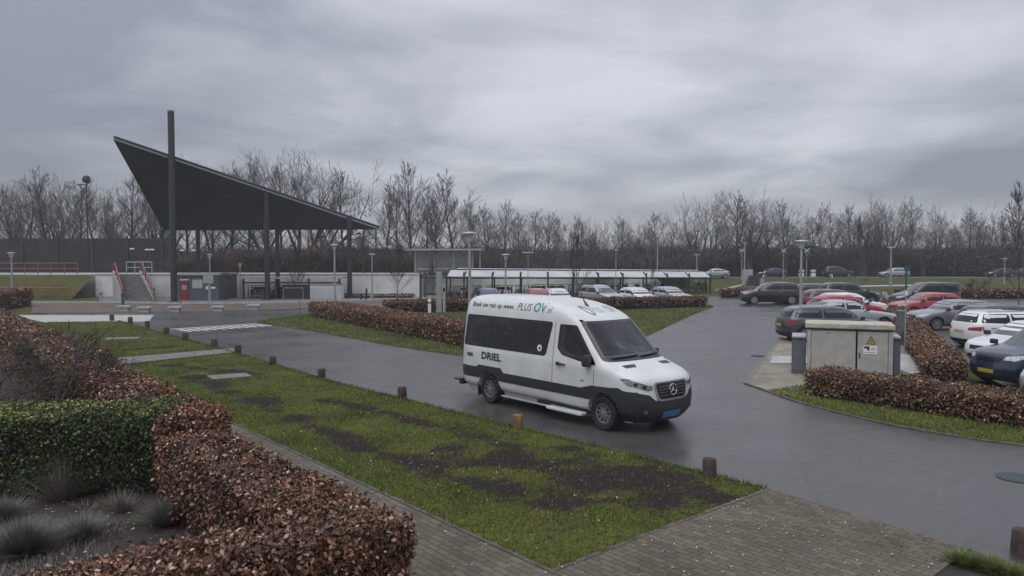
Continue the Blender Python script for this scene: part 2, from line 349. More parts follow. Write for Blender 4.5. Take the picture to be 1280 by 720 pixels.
class Shell:
    def __init__(s, front, rear, width, m=10, n=2.5, nr=4.0, nl=46):
        s.xf, s.xr, s.w = pchip(front), pchip(rear), pchip(width); s.m, s.n, s.nr = m, n, nr
        s.z0, s.z1 = width[0][0], width[-1][0]
        zz = np.linspace(s.z0, s.z1, 900); P = np.array([[s.xf(z), s.xr(z) * 0.6, s.w(z) * 1.4, z * 1.3] for z in zz])
        L = np.concatenate([[0], np.cumsum(np.linalg.norm(np.diff(P, axis=0), axis=1))])
        s.levels = np.interp(np.linspace(0, L[-1], nl), L, zz)
    def xm(s, z): return (s.xf(z) + s.xr(z)) / 2
    def Y(s, x, z):
        xm = s.xm(z); hl = max(s.xf(z) - xm, 1e-4); t = min(abs(x - xm) / hl, 1.0)
        return s.w(z) * max(1 - t ** s.m, 0.0) ** (1 / (s.n if x > xm else s.nr))
    def X(s, y, z, front=True):
        xm = s.xm(z); n = s.n if front else s.nr; q = min(abs(y) / max(s.w(z), 1e-4), 1.0)
        e = (s.xf(z) if front else s.xr(z)) - xm
        return xm + e * max(1 - q ** n, 0.0) ** (1 / s.m)
    def Z(s, x, y):
        lo, hi = s.z0 + 0.4, s.z1
        best = lo
        for k in range(60):
            z = lo + (hi - lo) * k / 59
            if s.xr(z) < x < s.xf(z) and s.Y(x, z) >= abs(y): best = z
        a, b = best, min(best + (hi - lo) / 59, hi)
        for _ in range(14):
            c = (a + b) / 2
            if s.xr(c) < x < s.xf(c) and s.Y(x, c) >= abs(y): a = c
            else: b = c
        return a
    def mesh(s, name):
        T = [0, .12, .24, .36, .48, .6, .7, .78, .84, .89, .925, .95, .97]
        vs = []; ring = None
        for z in s.levels:
            xm = s.xm(z); hl = s.xf(z) - xm; w = s.w(z); q = []
            for sx, n in ((1, s.n), (-1, s.nr)):
                side = [(xm + sx * hl * t, w * (1 - t ** s.m) ** (1 / n)) for t in T]
                yl = side[-1][1]
                for fr in (.88, .74, .6, .45, .3, .15): side.append((xm + sx * hl * (1 - (yl * fr / max(w, 1e-5)) ** n) ** (1 / s.m), yl * fr))
                side.append((xm + sx * hl, 0.0)); q.append(side)
            fr, re = q
            loop = fr + [(x, -y) for x, y in fr[-2::-1]] + [(x, -y) for x, y in re[1:]] + [(x, y) for x, y in re[-2:0:-1]]
            ring = len(loop); vs += [(x, y, z) for x, y in loop]
        fs = []
        for k in range(len(s.levels) - 1):
            for i in range(ring):
                j = (i + 1) % ring; fs.append((k * ring + i, k * ring + j, (k + 1) * ring + j, (k + 1) * ring + i))
        fs.append(tuple(range(ring - 1, -1, -1))); b = (len(s.levels) - 1) * ring; fs.append(tuple(range(b, b + ring)))
        me = bpy.data.meshes.new(name); me.from_pydata(vs, [], fs)
        bm = bmesh.new(); bm.from_mesh(me); bmesh.ops.recalc_face_normals(bm, faces=bm.faces); bm.to_mesh(me); bm.free()
        return me
    def cut_arches(s, me, wheels, r, ww, cut_in=0.36):
        """wheels: list of (x, z)"""
        o = bpy.data.objects.new('tmp', me); COL.objects.link(o); me.materials.append(M['white_paint']); me.materials.append(M['black_plastic'])
        mb = MB()
        for x, z in wheels:
            for sd in (1, -1):
                y0, y1 = (ww - cut_in) * sd, (ww + 0.4) * sd
                mb.tube((x, y0, z), (x, y1, z), r, n=36)
                mb.add([], [])
        cu = mb.build('tmpc', ['white_paint', 'black_plastic'])
        for p in cu.data.polygons: p.material_index = 1
        md = o.modifiers.new('b', 'BOOLEAN'); md.object = cu; md.operation = 'DIFFERENCE'; md.solver = 'EXACT'
        try: md.material_mode = 'INDEX'
        except Exception: pass
        dg = bpy.context.evaluated_depsgraph_get(); out = bpy.data.meshes.new_from_object(o.evaluated_get(dg))
        bpy.data.objects.remove(o); bpy.data.objects.remove(cu)
        for p in out.polygons:
            q = p.center
            for x, z in wheels:
                if math.hypot(q.x - x, q.z - z) < r + .012 and (abs(abs(math.hypot(q.x - x, q.z - z) - r)) < .03 or abs(q.y) < ww - cut_in + .02): p.material_index = 1
                elif math.hypot(q.x - x, q.z - z) < r * .9 or all(math.hypot(out.vertices[k].co.x - x, out.vertices[k].co.z - z) < r + .006 for k in p.vertices): p.material_index = 1
        out.materials.clear(); out.materials.append(M['white_paint']); out.materials.append(M['tyre'])
        out.shade_smooth(); out.set_sharp_from_angle(angle=R(38))
        return out
    def mapf(s, mode, off, sd=1):
        e = 0.01
        if mode == 'side':
            def f(a, b):
                y = s.Y(a, b); n = Vector((-(s.Y(a + e, b) - s.Y(a - e, b)) / (2 * e), 1, -(s.Y(a, b + e) - s.Y(a, b - e)) / (2 * e))).normalized()
                return Vector((a + n.x * off, (y + n.y * off) * sd, b + n.z * off)), Vector((n.x, n.y * sd, n.z))
        elif mode in ('front', 'rear'):
            fr = mode == 'front'
            def f(a, b):
                x = s.X(a, b, fr); n = Vector((1, -(s.X(a + e, b, fr) - s.X(a - e, b, fr)) / (2 * e), -(s.X(a, b + e, fr) - s.X(a, b - e, fr)) / (2 * e)))
                if not fr: n = -n
                if not math.isfinite(n.y): n.y = 0
                n.normalize()
                return Vector((x, a, b)) + n * off, n
        else:
            def f(a, b):
                z = s.Z(a, b); n = Vector((-(s.Z(a + .03, b) - s.Z(a - .03, b)) / .06, -(s.Z(a, b + .03) - s.Z(a, b - .03)) / .06, 1)).normalized()
                return Vector((a, b, z)) + n * off, n
        return f
    def drape_bm(s, bm, mode, off, sd=1, step=0.12, thick=0.012):
        for ax in (0, 1):
            c = [v.co[ax] for v in bm.verts]
            if not c: return
            lo, hi = min(c), max(c); k = int((hi - lo) / step)
            for i in range(1, k + 1):
                p = [0, 0, 0]; p[ax] = lo + (hi - lo) * i / (k + 1); nn = [0, 0, 0]; nn[ax] = 1
                bmesh.ops.bisect_plane(bm, geom=bm.verts[:] + bm.edges[:] + bm.faces[:], plane_co=p, plane_no=nn)
        f = s.mapf(mode, off, sd); bmesh.ops.triangulate(bm, faces=[q for q in bm.faces if len(q.verts) > 4])
        nm = {}
        for v in bm.verts:
            p, n = f(v.co.x, v.co.y); v.co = p; nm[v.index] = n
        bm.normal_update()
        fs = bm.faces[:]
        if fs:
            v0 = fs[len(fs) // 2]; n0 = f_n = None
        if thick:
            bm.verts.index_update()
            nn = {v: v.normal.copy() for v in bm.verts}
            nl = [nm.get(i) for i in range(len(bm.verts))]
            be = [e_ for e_ in bm.edges if e_.is_boundary]
            r = bmesh.ops.extrude_edge_only(bm, edges=be)
            nv = [g for g in r['geom'] if isinstance(g, bmesh.types.BMVert)]
            ctr = Vector((s.xm(0.8), 0, 0.9))
            for v in nv:
                # push the rim inwards
                src = None
                for e_ in v.link_edges:
                    o_ = e_.other_vert(v)
                    if o_ not in nv and (o_.co - v.co).length < 1e-6: src = o_
                n = nm.get(src.index) if src is not None and src.index in nm else None
                if n is None: n = (v.co - ctr).normalized()
                v.co -= n * thick
        bmesh.ops.recalc_face_normals(bm, faces=bm.faces)
        # orient outward
        ctr = Vector((s.xm(0.8), 0, 0.9)); tot = 0
        for q in bm.faces: tot += q.normal.dot(q.calc_center_median() - ctr) * q.calc_area()
        if tot < 0: bmesh.ops.reverse_faces(bm, faces=bm.faces)
    def panel(s, name, poly, m, parent, mode='side', off=0.004, sd=1, step=0.12, thick=0.012, rnd=0.0, smooth=True):
        if rnd: poly = roundpoly(poly, rnd)
        bm = bmesh.new(); bm.faces.new([bm.verts.new((a, b, 0)) for a, b in poly]); bm.verts.index_update()
        s.drape_bm(bm, mode, off, sd, step, thick)
        me = bpy.data.meshes.new(name); bm.to_mesh(me); bm.free()
        me.shade_smooth(); me.set_sharp_from_angle(angle=R(35))
        return link(name, me, m, parent)
    def ring(s, name, outer, inner, m, parent, mode='side', off=.005, sd=1):
        bm = bmesh.new(); n = len(outer); A_ = [bm.verts.new((a, b, 0)) for a, b in outer]; B_ = [bm.verts.new((a, b, 0)) for a, b in inner]
        for i in range(n): bm.faces.new([A_[i], A_[(i + 1) % n], B_[(i + 1) % n], B_[i]])
        bm.verts.index_update(); s.drape_bm(bm, mode, off, sd, .1, .03); me = bpy.data.meshes.new(name); bm.to_mesh(me); bm.free(); return link(name, me, m, parent)
    def hollow(s, me, profile, hw, openings):
        '''cut a cabin (side profile polygon extruded over |y|<hw) and openings: (mode, polygon, lo, hi)'''
        o = bpy.data.objects.new('tmp', me); COL.objects.link(o); cs = []
        def prism(poly, lo, hi, mode):
            n = len(poly); f = (lambda a, b, c: (a, c, b)) if mode == 'side' else (lambda a, b, c: (c, a, b)); mb = MB()
            mb.add([f(a, b, lo) for a, b in poly] + [f(a, b, hi) for a, b in poly], [tuple(range(n - 1, -1, -1)), tuple(range(n, 2 * n))] + [(i, (i + 1) % n, n + (i + 1) % n, n + i) for i in range(n)]); return mb.build('tmpc', 'interior')
        cs.append(prism(profile, -hw, hw, 'side'))
        for mode, poly, lo, hi in openings: cs.append(prism(poly, lo, hi, mode))
        for c in cs: md = o.modifiers.new('b', 'BOOLEAN'); md.object = c; md.operation = 'DIFFERENCE'; md.solver = 'EXACT'
        dg = bpy.context.evaluated_depsgraph_get(); out = bpy.data.meshes.new_from_object(o.evaluated_get(dg))
        for c in cs + [o]: bpy.data.objects.remove(c)
        return out
    def text(s, name, txt, size, pos, m, parent, mode='side', sd=-1, bold=0.0, sx=1.0, off=0.006, shear=0.0):
        tm = textmesh(txt, size, bold); bm = bmesh.new(); bm.from_mesh(tm); bpy.data.meshes.remove(tm)
        for v in bm.verts:
            a, b = v.co.x * sx, v.co.y
            if mode == 'side': v.co = Vector((pos[0] + a * (1 if sd < 0 else -1), pos[1] + b + shear * a, 0))
            else: v.co = Vector((pos[0] + a, pos[1] + b, 0))
        bm.verts.index_update()
        s.drape_bm(bm, mode, off, sd, 0.1, 0)
        me = bpy.data.meshes.new(name); bm.to_mesh(me); bm.free()
        return link(name, me, m, parent)
def roundpoly(poly, r, k=4):
    out = []; n = len(poly)
    for i in range(n):
        p0, p1, p2 = (Vector(poly[i - 1]), Vector(poly[i]), Vector(poly[(i + 1) % n]))
        a, b = p0 - p1, p2 - p1; rr = min(r, a.length * 0.45, b.length * 0.45)
        A = p1 + a.normalized() * rr; B = p1 + b.normalized() * rr
        for j in range(k + 1):
            t = j / k; q = A * (1 - t) ** 2 + p1 * 2 * t * (1 - t) + B * t * t; out.append((q.x, q.y))
    return out
def wheel_meshes(r, w, rimr, spokes, key):
    if key in WC: return WC[key]
    t = MB(); hw = w / 2
    t.lathe([(rimr, -hw * .8), (rimr + .02, -hw * .95), (r * .93, -hw), (r * .985, -hw * .8), (r, -hw * .4), (r, hw * .4), (r * .985, hw * .8), (r * .93, hw), (rimr + .02, hw * .95), (rimr, hw * .8)], axis='y', n=32)
    ty = t.build('wheel', 'tyre', smooth=True)
    b = MB(); hy = -hw * .75       # outer face on -y
    b.lathe([(rimr, hw * .7), (rimr * .93, hy * .2), (rimr * .93, hy * .9), (rimr, hy * 1.0), (rimr * 1.02, hy * 1.12), (rimr * .9, hy * 1.1), (rimr * .9, hy * .3), (.02, hy * .3)], axis='y', n=32)
    for i in range(spokes):
        a = 2 * PI * i / spokes
        for da in ((-.1, .1) if spokes <= 6 else (0,)):
            c0, c1 = a + da * .6, a + da * 1.6; ri = rimr * .15; ro = rimr * .93
            wd = rimr * (.075 if spokes <= 6 else .10)
            p = Vector((math.cos(c0) * ri, hy * 1.0, math.sin(c0) * ri)); q = Vector((math.cos(c1) * ro, hy * .95, math.sin(c1) * ro))
            d = (q - p).normalized(); n_ = Vector((-d.z, 0, d.x)) * wd; y = Vector((0, .025, 0))
            b.add([p - n_, p + n_, q + n_ * .8, q - n_ * .8, p - n_ + y, p + n_ + y, q + n_ * .8 + y, q - n_ * .8 + y], [(0, 1, 2, 3), (7, 6, 5, 4), (0, 4, 5, 1), (1, 5, 6, 2), (2, 6, 7, 3), (3, 7, 4, 0)])
    b.lathe([(rimr * .26, hy * .6), (rimr * .25, hy * 1.08), (rimr * .1, hy * 1.15), (0.001, hy * 1.15)], axis='y', n=16)
    rm = b.build('rim', 'rim_silver', smooth=True)
    WC[key] = (ty.data, rm.data); bpy.data.objects.remove(ty); bpy.data.objects.remove(rm)
    return WC[key]
WC = {}
def add_wheel(parent, x, y, z, r, w, rimr, spokes, key, rimmat=None, steer=0.0):
    t, rm = wheel_meshes(r, w, rimr, spokes, key)
    o = bpy.data.objects.new('wheel', t); COL.objects.link(o); o.parent = parent; o.location = (x, y, z)
    o.rotation_euler = (0, random.uniform(0, 1), 0)
    e = (PI if y > 0 else 0.0) + steer
    o.rotation_euler = (0, 0, e)
    q = bpy.data.objects.new('rim', rm); COL.objects.link(q); q.parent = o; q.rotation_euler = (0, random.uniform(0, 6), 0)
    if rimmat: q.material_slots[0].link = 'OBJECT'; q.material_slots[0].material = M[rimmat]
    return o
# ---------------------------------------------------------------- the minibus
def circle(cx, cy, r, n=24, sx=1.0): return [(cx + sx * r * math.cos(2 * PI * i / n), cy + r * math.sin(2 * PI * i / n)) for i in range(n)]
def minibus(loc, yaw):
    S = Shell([(.20, .78), (.30, .90), (.45, .97), (.62, .985), (.85, .965), (1.0, .945), (1.10, .89), (1.20, .70), (1.30, .38), (1.37, .20), (1.45, .09), (2.0, -.51), (2.15, -.68), (2.27, -.90), (2.37, -1.18), (2.47, -1.58), (2.555, -2.2), (2.60, -2.8)],
              [(.20, -4.98), (.35, -5.06), (.5, -5.08), (1.0, -5.07), (2.0, -5.03), (2.35, -4.99), (2.46, -4.94), (2.54, -4.80), (2.585, -4.4), (2.60, -2.85)],
              [(.20, .80), (.33, .86), (.40, .95), (.55, .985), (.8, 1.0), (1.2, .99), (1.4, .965), (1.6, .94), (2.0, .89), (2.2, .86), (2.33, .825), (2.45, .76), (2.52, .67), (2.57, .50), (2.592, .28), (2.60, .03)],
              m=14, n=3.1, nr=7.0, nl=84)
    v = empty('minibus', loc, yaw)
    tag(v, 'white high-roof minibus with dark windows and teal lettering driving on the wet road', 'minibus')
    W1 = roundpoly([(-4.83, 1.34), (-1.74, 1.34), (-1.58, 2.10), (-4.77, 2.10)], .09); W2 = roundpoly([(-4.77, 1.39), (-1.80, 1.39), (-1.65, 2.05), (-4.71, 2.05)], .07)
    C1 = roundpoly([(-1.36, 2.07), (-1.38, 1.55), (-1.22, 1.42), (-.40, 1.30), (-.20, 1.30), (-.88, 2.07)], .05); C2 = roundpoly([(-1.32, 2.03), (-1.34, 1.56), (-1.20, 1.455), (-.42, 1.34), (-.29, 1.34), (-.90, 2.03)], .05)
    S1 = roundpoly([(-.885, 1.38), (.885, 1.38), (.78, 2.15), (-.78, 2.15)], .06); S2 = roundpoly([(-.82, 1.46), (.82, 1.46), (.73, 2.10), (-.73, 2.10)], .06)
    ops = [('front', S2, -1.6, .8)]
    for q in (-1, 1): a_, b_ = sorted((.70 * q, 1.2 * q)); ops += [('side', W2, a_, b_), ('side', C2, a_, b_)]; ops.append(('front', roundpoly([(.10 * q, 1.49), (.70 * q, 1.49), (.70 * q, 2.01), (.10 * q, 2.01)], .06), -5.3, -4.7))
    me = S.mesh('body'); me = S.hollow(me, [(-4.92, .87), (-.25, .87), (-.22, 1.28), (-.12, 1.36), (-.68, 2.08), (-.85, 2.18), (-4.86, 2.18)], .775, ops)
    me = S.cut_arches(me, [(0, .345), (-3.765, .345)], .43, 1.0)
    for p in me.polygons:
        q = p.center; nn = p.normal
        if .80 < q.z < 2.25 and -4.95 < q.x < -.05 and abs(q.y) < .786 and q.x < S.X(q.y, q.z) - .045: p.material_index = 2
    me.materials.append(M['interior'])
    link('body', me, None, v)
    for x_, ys in ((-1.05, (-.45, .45)), (-2.0, (-.5, -.05, .5)), (-2.75, (-.5, -.05, .5)), (-3.5, (-.5, -.05, .5)), (-4.3, (-.5, -.05, .5))):
        for y_ in ys: MB().box(x_ - .25, x_ + .22, y_ - .2, y_ + .2, 1.0, 1.14).box(x_ - .36, x_ - .25, y_ - .2, y_ + .2, 1.0, 1.62).box(x_ - .37, x_ - .28, y_ - .11, y_ + .11, 1.66, 1.84).box(x_ - .15, x_ + .1, y_ - .12, y_ + .12, .875, 1.0).build('seat', 'seat_fabric', v, smooth=True, bev=.03)
    mb = MB(); c_ = Vector((-.55, .45, 1.32)); mb.path([c_ + Vector((-.08 * math.sin(t), .19 * math.cos(t), .17 * math.sin(t))) for t in np.linspace(0, 2 * PI, 17)], .016); mb.tube(c_, c_ + Vector((.28, 0, -.12)), .03); mb.build('steering_wheel', 'black_plastic', v)
    for sd in (-1, 1):
        wf = S.ring('window', W1, W2, 'black_gloss', v, sd=sd)
        S.panel('pane', [(-4.80, 1.37), (-1.77, 1.37), (-1.62, 2.07), (-4.74, 2.07)], 'pane_side', wf, off=.008, sd=sd, rnd=.07, thick=0)
        for xd in (-3.78, -2.80): S.panel('divider', [(xd - .02, 1.39), (xd + .02, 1.39), (xd + .02, 2.05), (xd - .02, 2.05)], 'black_gloss', wf, off=.004, sd=sd, thick=.02)
        cw = S.ring('cab_window', C1, C2, 'black_gloss', v, sd=sd)
        S.panel('pane', [(-1.345, 2.055), (-1.36, 1.55), (-1.21, 1.435), (-.41, 1.32), (-.24, 1.32), (-.89, 2.055)], 'pane_cab', cw, off=.009, sd=sd, rnd=.05, thick=0)
        for a, b in (((-1.50, .62), (-1.50, 2.12)), ((-.24, .84), (-.24, 1.30))):
            S.panel('door_seam', [(a[0] - .006, a[1]), (a[0] + .006, a[1]), (b[0] + .006, b[1]), (b[0] - .006, b[1])], 'black_plastic', v, off=.002, sd=sd, thick=.004)
        # lower trim following the arches
        bot = [(-5.0, .57)]
        for cx in (-3.765, 0):
            for k in range(11):
                t = PI - (0.60 + (PI - 1.2) * k / 10)
                bot.append((cx + .433 * math.cos(t), .345 + .433 * math.sin(t)))
        poly = bot + [(.50, .60), (.62, .84), (.42, .92), (.2, .90), (-.3, .88), (-.62, .80), (-3.2, .80), (-3.3, .90), (-4.15, .90), (-4.25, .84), (-5.0, .84)]
        S.panel('side_trim', poly, 'black_plastic', v, off=.012, sd=sd, thick=.02)
        hd = S.panel('headlight', [(.52 * sd, .90), (.64 * sd, .88), (.93 * sd, .98), (.965 * sd, 1.11), (.88 * sd, 1.11), (.54 * sd, 1.00)], 'lamp_van', v, mode='front', off=.006, rnd=.03, step=.06)
        S.panel('reflector', circle(.70 * sd, .955, .04), 'black_gloss', hd, mode='front', off=.012, thick=.004, step=.05)
        S.panel('reflector', circle(.84 * sd, 1.01, .03), 'black_gloss', hd, mode='front', off=.012, thick=.004, step=.05)
        S.panel('running_light', [(.55 * sd, .995), (.88 * sd, 1.10), (.88 * sd, 1.08), (.56 * sd, .975)], 'sign_white', hd, mode='front', off=.012, thick=.004, step=.05)
        S.panel('tail_light', [(-5.04, .90), (-4.99, .90), (-4.98, 1.45), (-5.02, 1.45)], 'lamp_red', v, off=.006, sd=sd, rnd=.03)
        S.panel('hood_vent', [(.30, .36 * sd), (.26, .70 * sd), (.38, .68 * sd), (.41, .42 * sd)], 'black_plastic', v, mode='top', off=.006, step=.08)
        mb = MB(); y = 1.06 * sd
        mb.box(-.46, -.30, y - .075, y + .075, 1.26, 1.50); mb.box(-.41, -.35, .90 * sd if sd > 0 else y, y if sd > 0 else .90 * sd, 1.27, 1.32)
        mr = mb.build('mirror', 'black_plastic', v, smooth=True, bev=.03)
        MB().box(-.467, -.463, y - .06, y + .06, 1.29, 1.47).build('mirror_glass', 'chrome', mr)
        mb = MB(); yy = (S.Y(-1.28, 1.2) + .03) * sd
        mb.box(-1.30, -1.08, yy - .012, yy + .012, 1.21, 1.245)
        mb.box(-1.34, -1.24, yy - .03 - .004 * sd, yy - .0, 1.19, 1.27)
        mb.build('door_handle', 'black_plastic', v, smooth=True, bev=.006)
        S.panel('side_marker', [(-.62, .93), (-.52, .93), (-.52, .97), (-.62, .97)], 'sign_yellow', v, off=.006, sd=sd, thick=.004)
        # sill step
        mb = MB(); y0, y1 = sorted((.93 * sd, 1.06 * sd))
        mb.box(-3.25, -1.55, y0 + .04, y1 - .03, .24, .275); st = mb.build('side_step', 'alu', v, bev=.01)
        y0, y1 = sorted((.90 * sd, 1.09 * sd))
        MB().box(-1.60, -.52, y0, y1, .215, .285).build('entry_step', 'concrete_pale' if False else 'white_paint', v, bev=.02)
        y0, y1 = sorted((.70 * sd, .97 * sd))
        MB().box(-4.23, -4.20, y0, y1, .14, .48).build('mudflap', 'black_plastic', v)
    # right-hand side lettering
    S.text('roof_lettering', 'Boek uw reis op www.', .165, (-4.62, 2.30), 'dark_ink', v, bold=.002, sx=1.06)
    S.text('roof_lettering', 'PLUS', .235, (-2.88, 2.29), 'dark_ink', v, bold=-.001, sx=.95)
    S.text('roof_lettering', 'OV', .29, (-2.32, 2.28), 'teal_ink', v, bold=.004, sx=1.0)
    S.text('roof_lettering', '.nl', .19, (-1.86, 2.28), 'grey_ink', v, sx=.9)
    S.text('side_lettering', 'van', .17, (-4.66, 1.08), 'dark_ink', v, bold=.006, sx=1.15, shear=0)
    S.text('side_lettering', 'DRIEL', .235, (-4.05, 1.06), 'dark_ink', v, bold=.008, sx=1.25, shear=0)
    S.text('roof_lettering', 'PLUS', .14, (-.16, 2.30), 'logo_pale', v, mode='front', bold=-.002)
    S.text('roof_lettering', 'OV', .17, (.30, 2.295), 'logo_pale', v, mode='front', bold=.004)
    # ring logo beside it
    bm = bmesh.new()
    for i in range(20):
        a0, a1 = 2 * PI * i / 20, 2 * PI * (i + 1) / 20
        q = [(-.30 + r * math.cos(a), 2.345 + r * math.sin(a), 0) for r, a in ((.062, a0), (.09, a0), (.09, a1), (.062, a1))]
        bm.faces.new([bm.verts.new(p) for p in q])
    bm.verts.index_update(); S.drape_bm(bm, 'front', .006, 1, .3, 0)
    me = bpy.data.meshes.new('roof_logo'); bm.to_mesh(me); bm.free(); link('roof_logo', me, 'grey_ink', v)
    S.panel('window_sticker', circle(-1.95, 1.50, .075), 'sign_white', v, off=.012, sd=-1, thick=.003)
    S.panel('window_sticker', [(-1.98, 1.48), (-1.92, 1.46), (-1.91, 1.52), (-1.95, 1.54)], 'black_plastic', v, off=.016, sd=-1, thick=.003)
    # windscreen
    ws = S.ring('windscreen', S1, S2, 'black_gloss', v, mode='front')
    S.panel('pane', [(-.84, 1.435), (.84, 1.435), (.75, 2.12), (-.75, 2.12)], 'pane_screen', ws, mode='front', off=.010, rnd=.05, thick=0)
    for y0, y1 in ((-.70, -.05), (.05, .70)):
        f = S.mapf('front', .03); mb = MB()
        mb.path([f(y0 + (y1 - y0) * k / 6, 1.435 + .02 * k / 6)[0] for k in range(7)], .012); mb.build('wiper', 'black_plastic', v)
    # front
    S.panel('front_bumper', [(-.90, .23), (.90, .23), (.93, .60), (.88, .86), (.62, .80), (.48, .68), (-.48, .68), (-.62, .80), (-.88, .86), (-.93, .60)], 'black_plastic', v, mode='front', off=.016, thick=.03, rnd=.03)
    for sd in (-1, 1):
        S.panel('bumper_corner', [(.43, .24), (.86, .24), (.86, .60), (.80, .86), (.30, .88)] + [(.432 * math.cos(R(a)), .345 + .432 * math.sin(R(a))) for a in (48, 36, 24, 12, 0)], 'black_plastic', v, mode='side', off=.010, sd=sd, thick=.02, step=.06)
        S.panel('fog_light', circle(.68 * sd, .47, .035), 'cab_grey', v, mode='front', off=.022, thick=.01, step=.05)
    S.panel('lower_intake', [(-.42, .30), (.42, .30), (.50, .36), (-.50, .36)], 'black_gloss', v, mode='front', off=.022, thick=.01)
    gr = S.panel('grille', [(-.44, .71), (-.36, .66), (.36, .66), (.44, .71), (.50, 1.00), (.43, 1.035), (-.43, 1.035), (-.50, 1.00)], 'rim_silver', v, mode='front', off=.020, thick=.03, rnd=.05)
    S.panel('grille_mesh', [(-.395, .735), (-.33, .70), (.33, .70), (.395, .735), (.455, .985), (.40, 1.01), (-.40, 1.01), (-.455, .985)], 'black_gloss', gr, mode='front', off=.026, thick=.01, rnd=.04)
    for k in range(4):
        z = .76 + k * .06; S.panel('grille_slat', [(-.40, z), (.40, z), (.40, z + .012), (-.40, z + .012)], 'cab_grey', gr, mode='front', off=.030, thick=.008)
    f = S.mapf('front', .045); cz = .865; mb = MB(); ring = []
    for i in range(25):
        a = 2 * PI * i / 24; ring.append(f(.105 * math.cos(a), cz + .105 * math.sin(a))[0])
    mb.path(ring, .011)
    for a in (90, 210, 330):
        mb.tube(f(0, cz)[0], f(.10 * math.cos(R(a)), cz + .10 * math.sin(R(a)))[0], .017, .004)
    mb.build('emblem', 'chrome', v)
    p = S.panel('licence_plate', [(-.26, .33), (.26, .33), (.26, .44), (-.26, .44)], 'plate_blue', v, mode='front', off=.034, thick=.012)
    MB().tube((-1.35, -.05, 2.40), (-1.50, -.05, 2.56), .035, .014).tube((-1.48, -.05, 2.54), (-1.72, -.05, 3.0), .008, .004).build('antenna', 'black_plastic', v)
    # rear: windows, plate, step
    for sd in (-1, 1):
        a, b = sorted((.06 * sd, .74 * sd))
        S.panel('rear_window', [(a, 1.45), (b, 1.45), (b, 2.05), (a, 2.05)], 'pane_side', v, mode='rear', off=.006, rnd=.06)
    MB().box(-5.26, -5.0, -.97, .97, .40, .45).box(-5.10, -4.98, -.92, .92, .30, .40).build('rear_bumper', 'black_plastic', v, bev=.02)
    MB().box(-4.85, .6, -.70, .70, .17, .40).build('underbody', 'black_plastic', v)
    for x, y in ((0, -.86), (0, .86), (-3.765, -.86), (-3.765, .86)):
        add_wheel(v, x, y, .345, .345, .235, .205, 10, 'van', 'rim_van')
    return v
d = Vector((math.cos(R(-50.7)), math.sin(R(-50.7)), 0))
minibus((2.59, 16.07, .008), R(-50.7))

# ---------------------------------------------------------------- cars
PAINT = {}
def paint(name, c, metal=0.0):
    if name not in PAINT: mat('paint_' + name, c, 0.28, metal=metal, var=0.03, scale=2, coat=0.8); PAINT[name] = 'paint_' + name
    return PAINT[name]
KIND = {}
def kind(name, L, W, Ht, cowl, ch, hood, rearx, rz, belt, plan=(10, 2.6, 3.2), roofp=-.35, rr=.31):
    """L length, Ht height; cowl x / height of the windscreen base; hood height at the nose; rearx: x at belt, x at roof edge"""
    f = L / 2; t = Ht - .05
    front = [(.20, f - .16), (.32, f - .03), (.50, f), (.62, f - .03), (hood, f - .14), (hood + (ch - hood) * .45, (f * .62 + cowl * .38) - .05), (ch, cowl), (ch + (t - ch) * .5, cowl - (t - ch) * .5 * 1.45), (t - .06, cowl - (t - ch) * 1.42), (t, cowl - (t - ch) * 1.85), (Ht, roofp)]
    rear = [(.20, -f + .12), (.35, -f + .01), (.60, -f), (belt, -f + rearx[0]), (belt + (t - belt) * .5, -f + (rearx[0] + rearx[1]) / 2), (t - .06, -f + rearx[1]), (t, -f + rearx[1] + .22), (Ht, roofp - .05)]
    w = W / 2
    width = [(.20, w * .88), (.35, w * .97), (.60, w), (.80, w * .985), (belt - .03, w * .955), (belt + .05, w * .91), (belt + (t - belt) * .6, w * .80), (t - .05, w * .70), (t, w * .60), (Ht - .015, w * .35), (Ht, .02)]
    S = Shell(front, rear, width, plan[0], plan[1], plan[2], nl=44)
    KIND[name] = dict(S=S, L=L, W=W, H=Ht, cowl=cowl, ch=ch, hood=hood, belt=belt, t=t, wb=(f - .88, -f + .82), rearx=rearx, rr=rr, f=f, cache={})
kind('hatchback', 4.25, 1.78, 1.46, .98, .97, .78, (.10, .62), 0, .95)
kind('estate', 4.60, 1.80, 1.47, 1.10, .97, .76, (.08, .42), 0, .95, roofp=-.5)
kind('suv', 4.45, 1.84, 1.66, 1.12, 1.10, .92, (.06, .38), 0, 1.06, rr=.35)
kind('saloon', 4.65, 1.80, 1.45, .95, .96, .76, (.12, 1.25), 0, .97)
kind('small_van', 4.5, 1.82, 1.85, 1.35, 1.15, .92, (.04, .10), 0, 1.10, roofp=-.6, rr=.33)
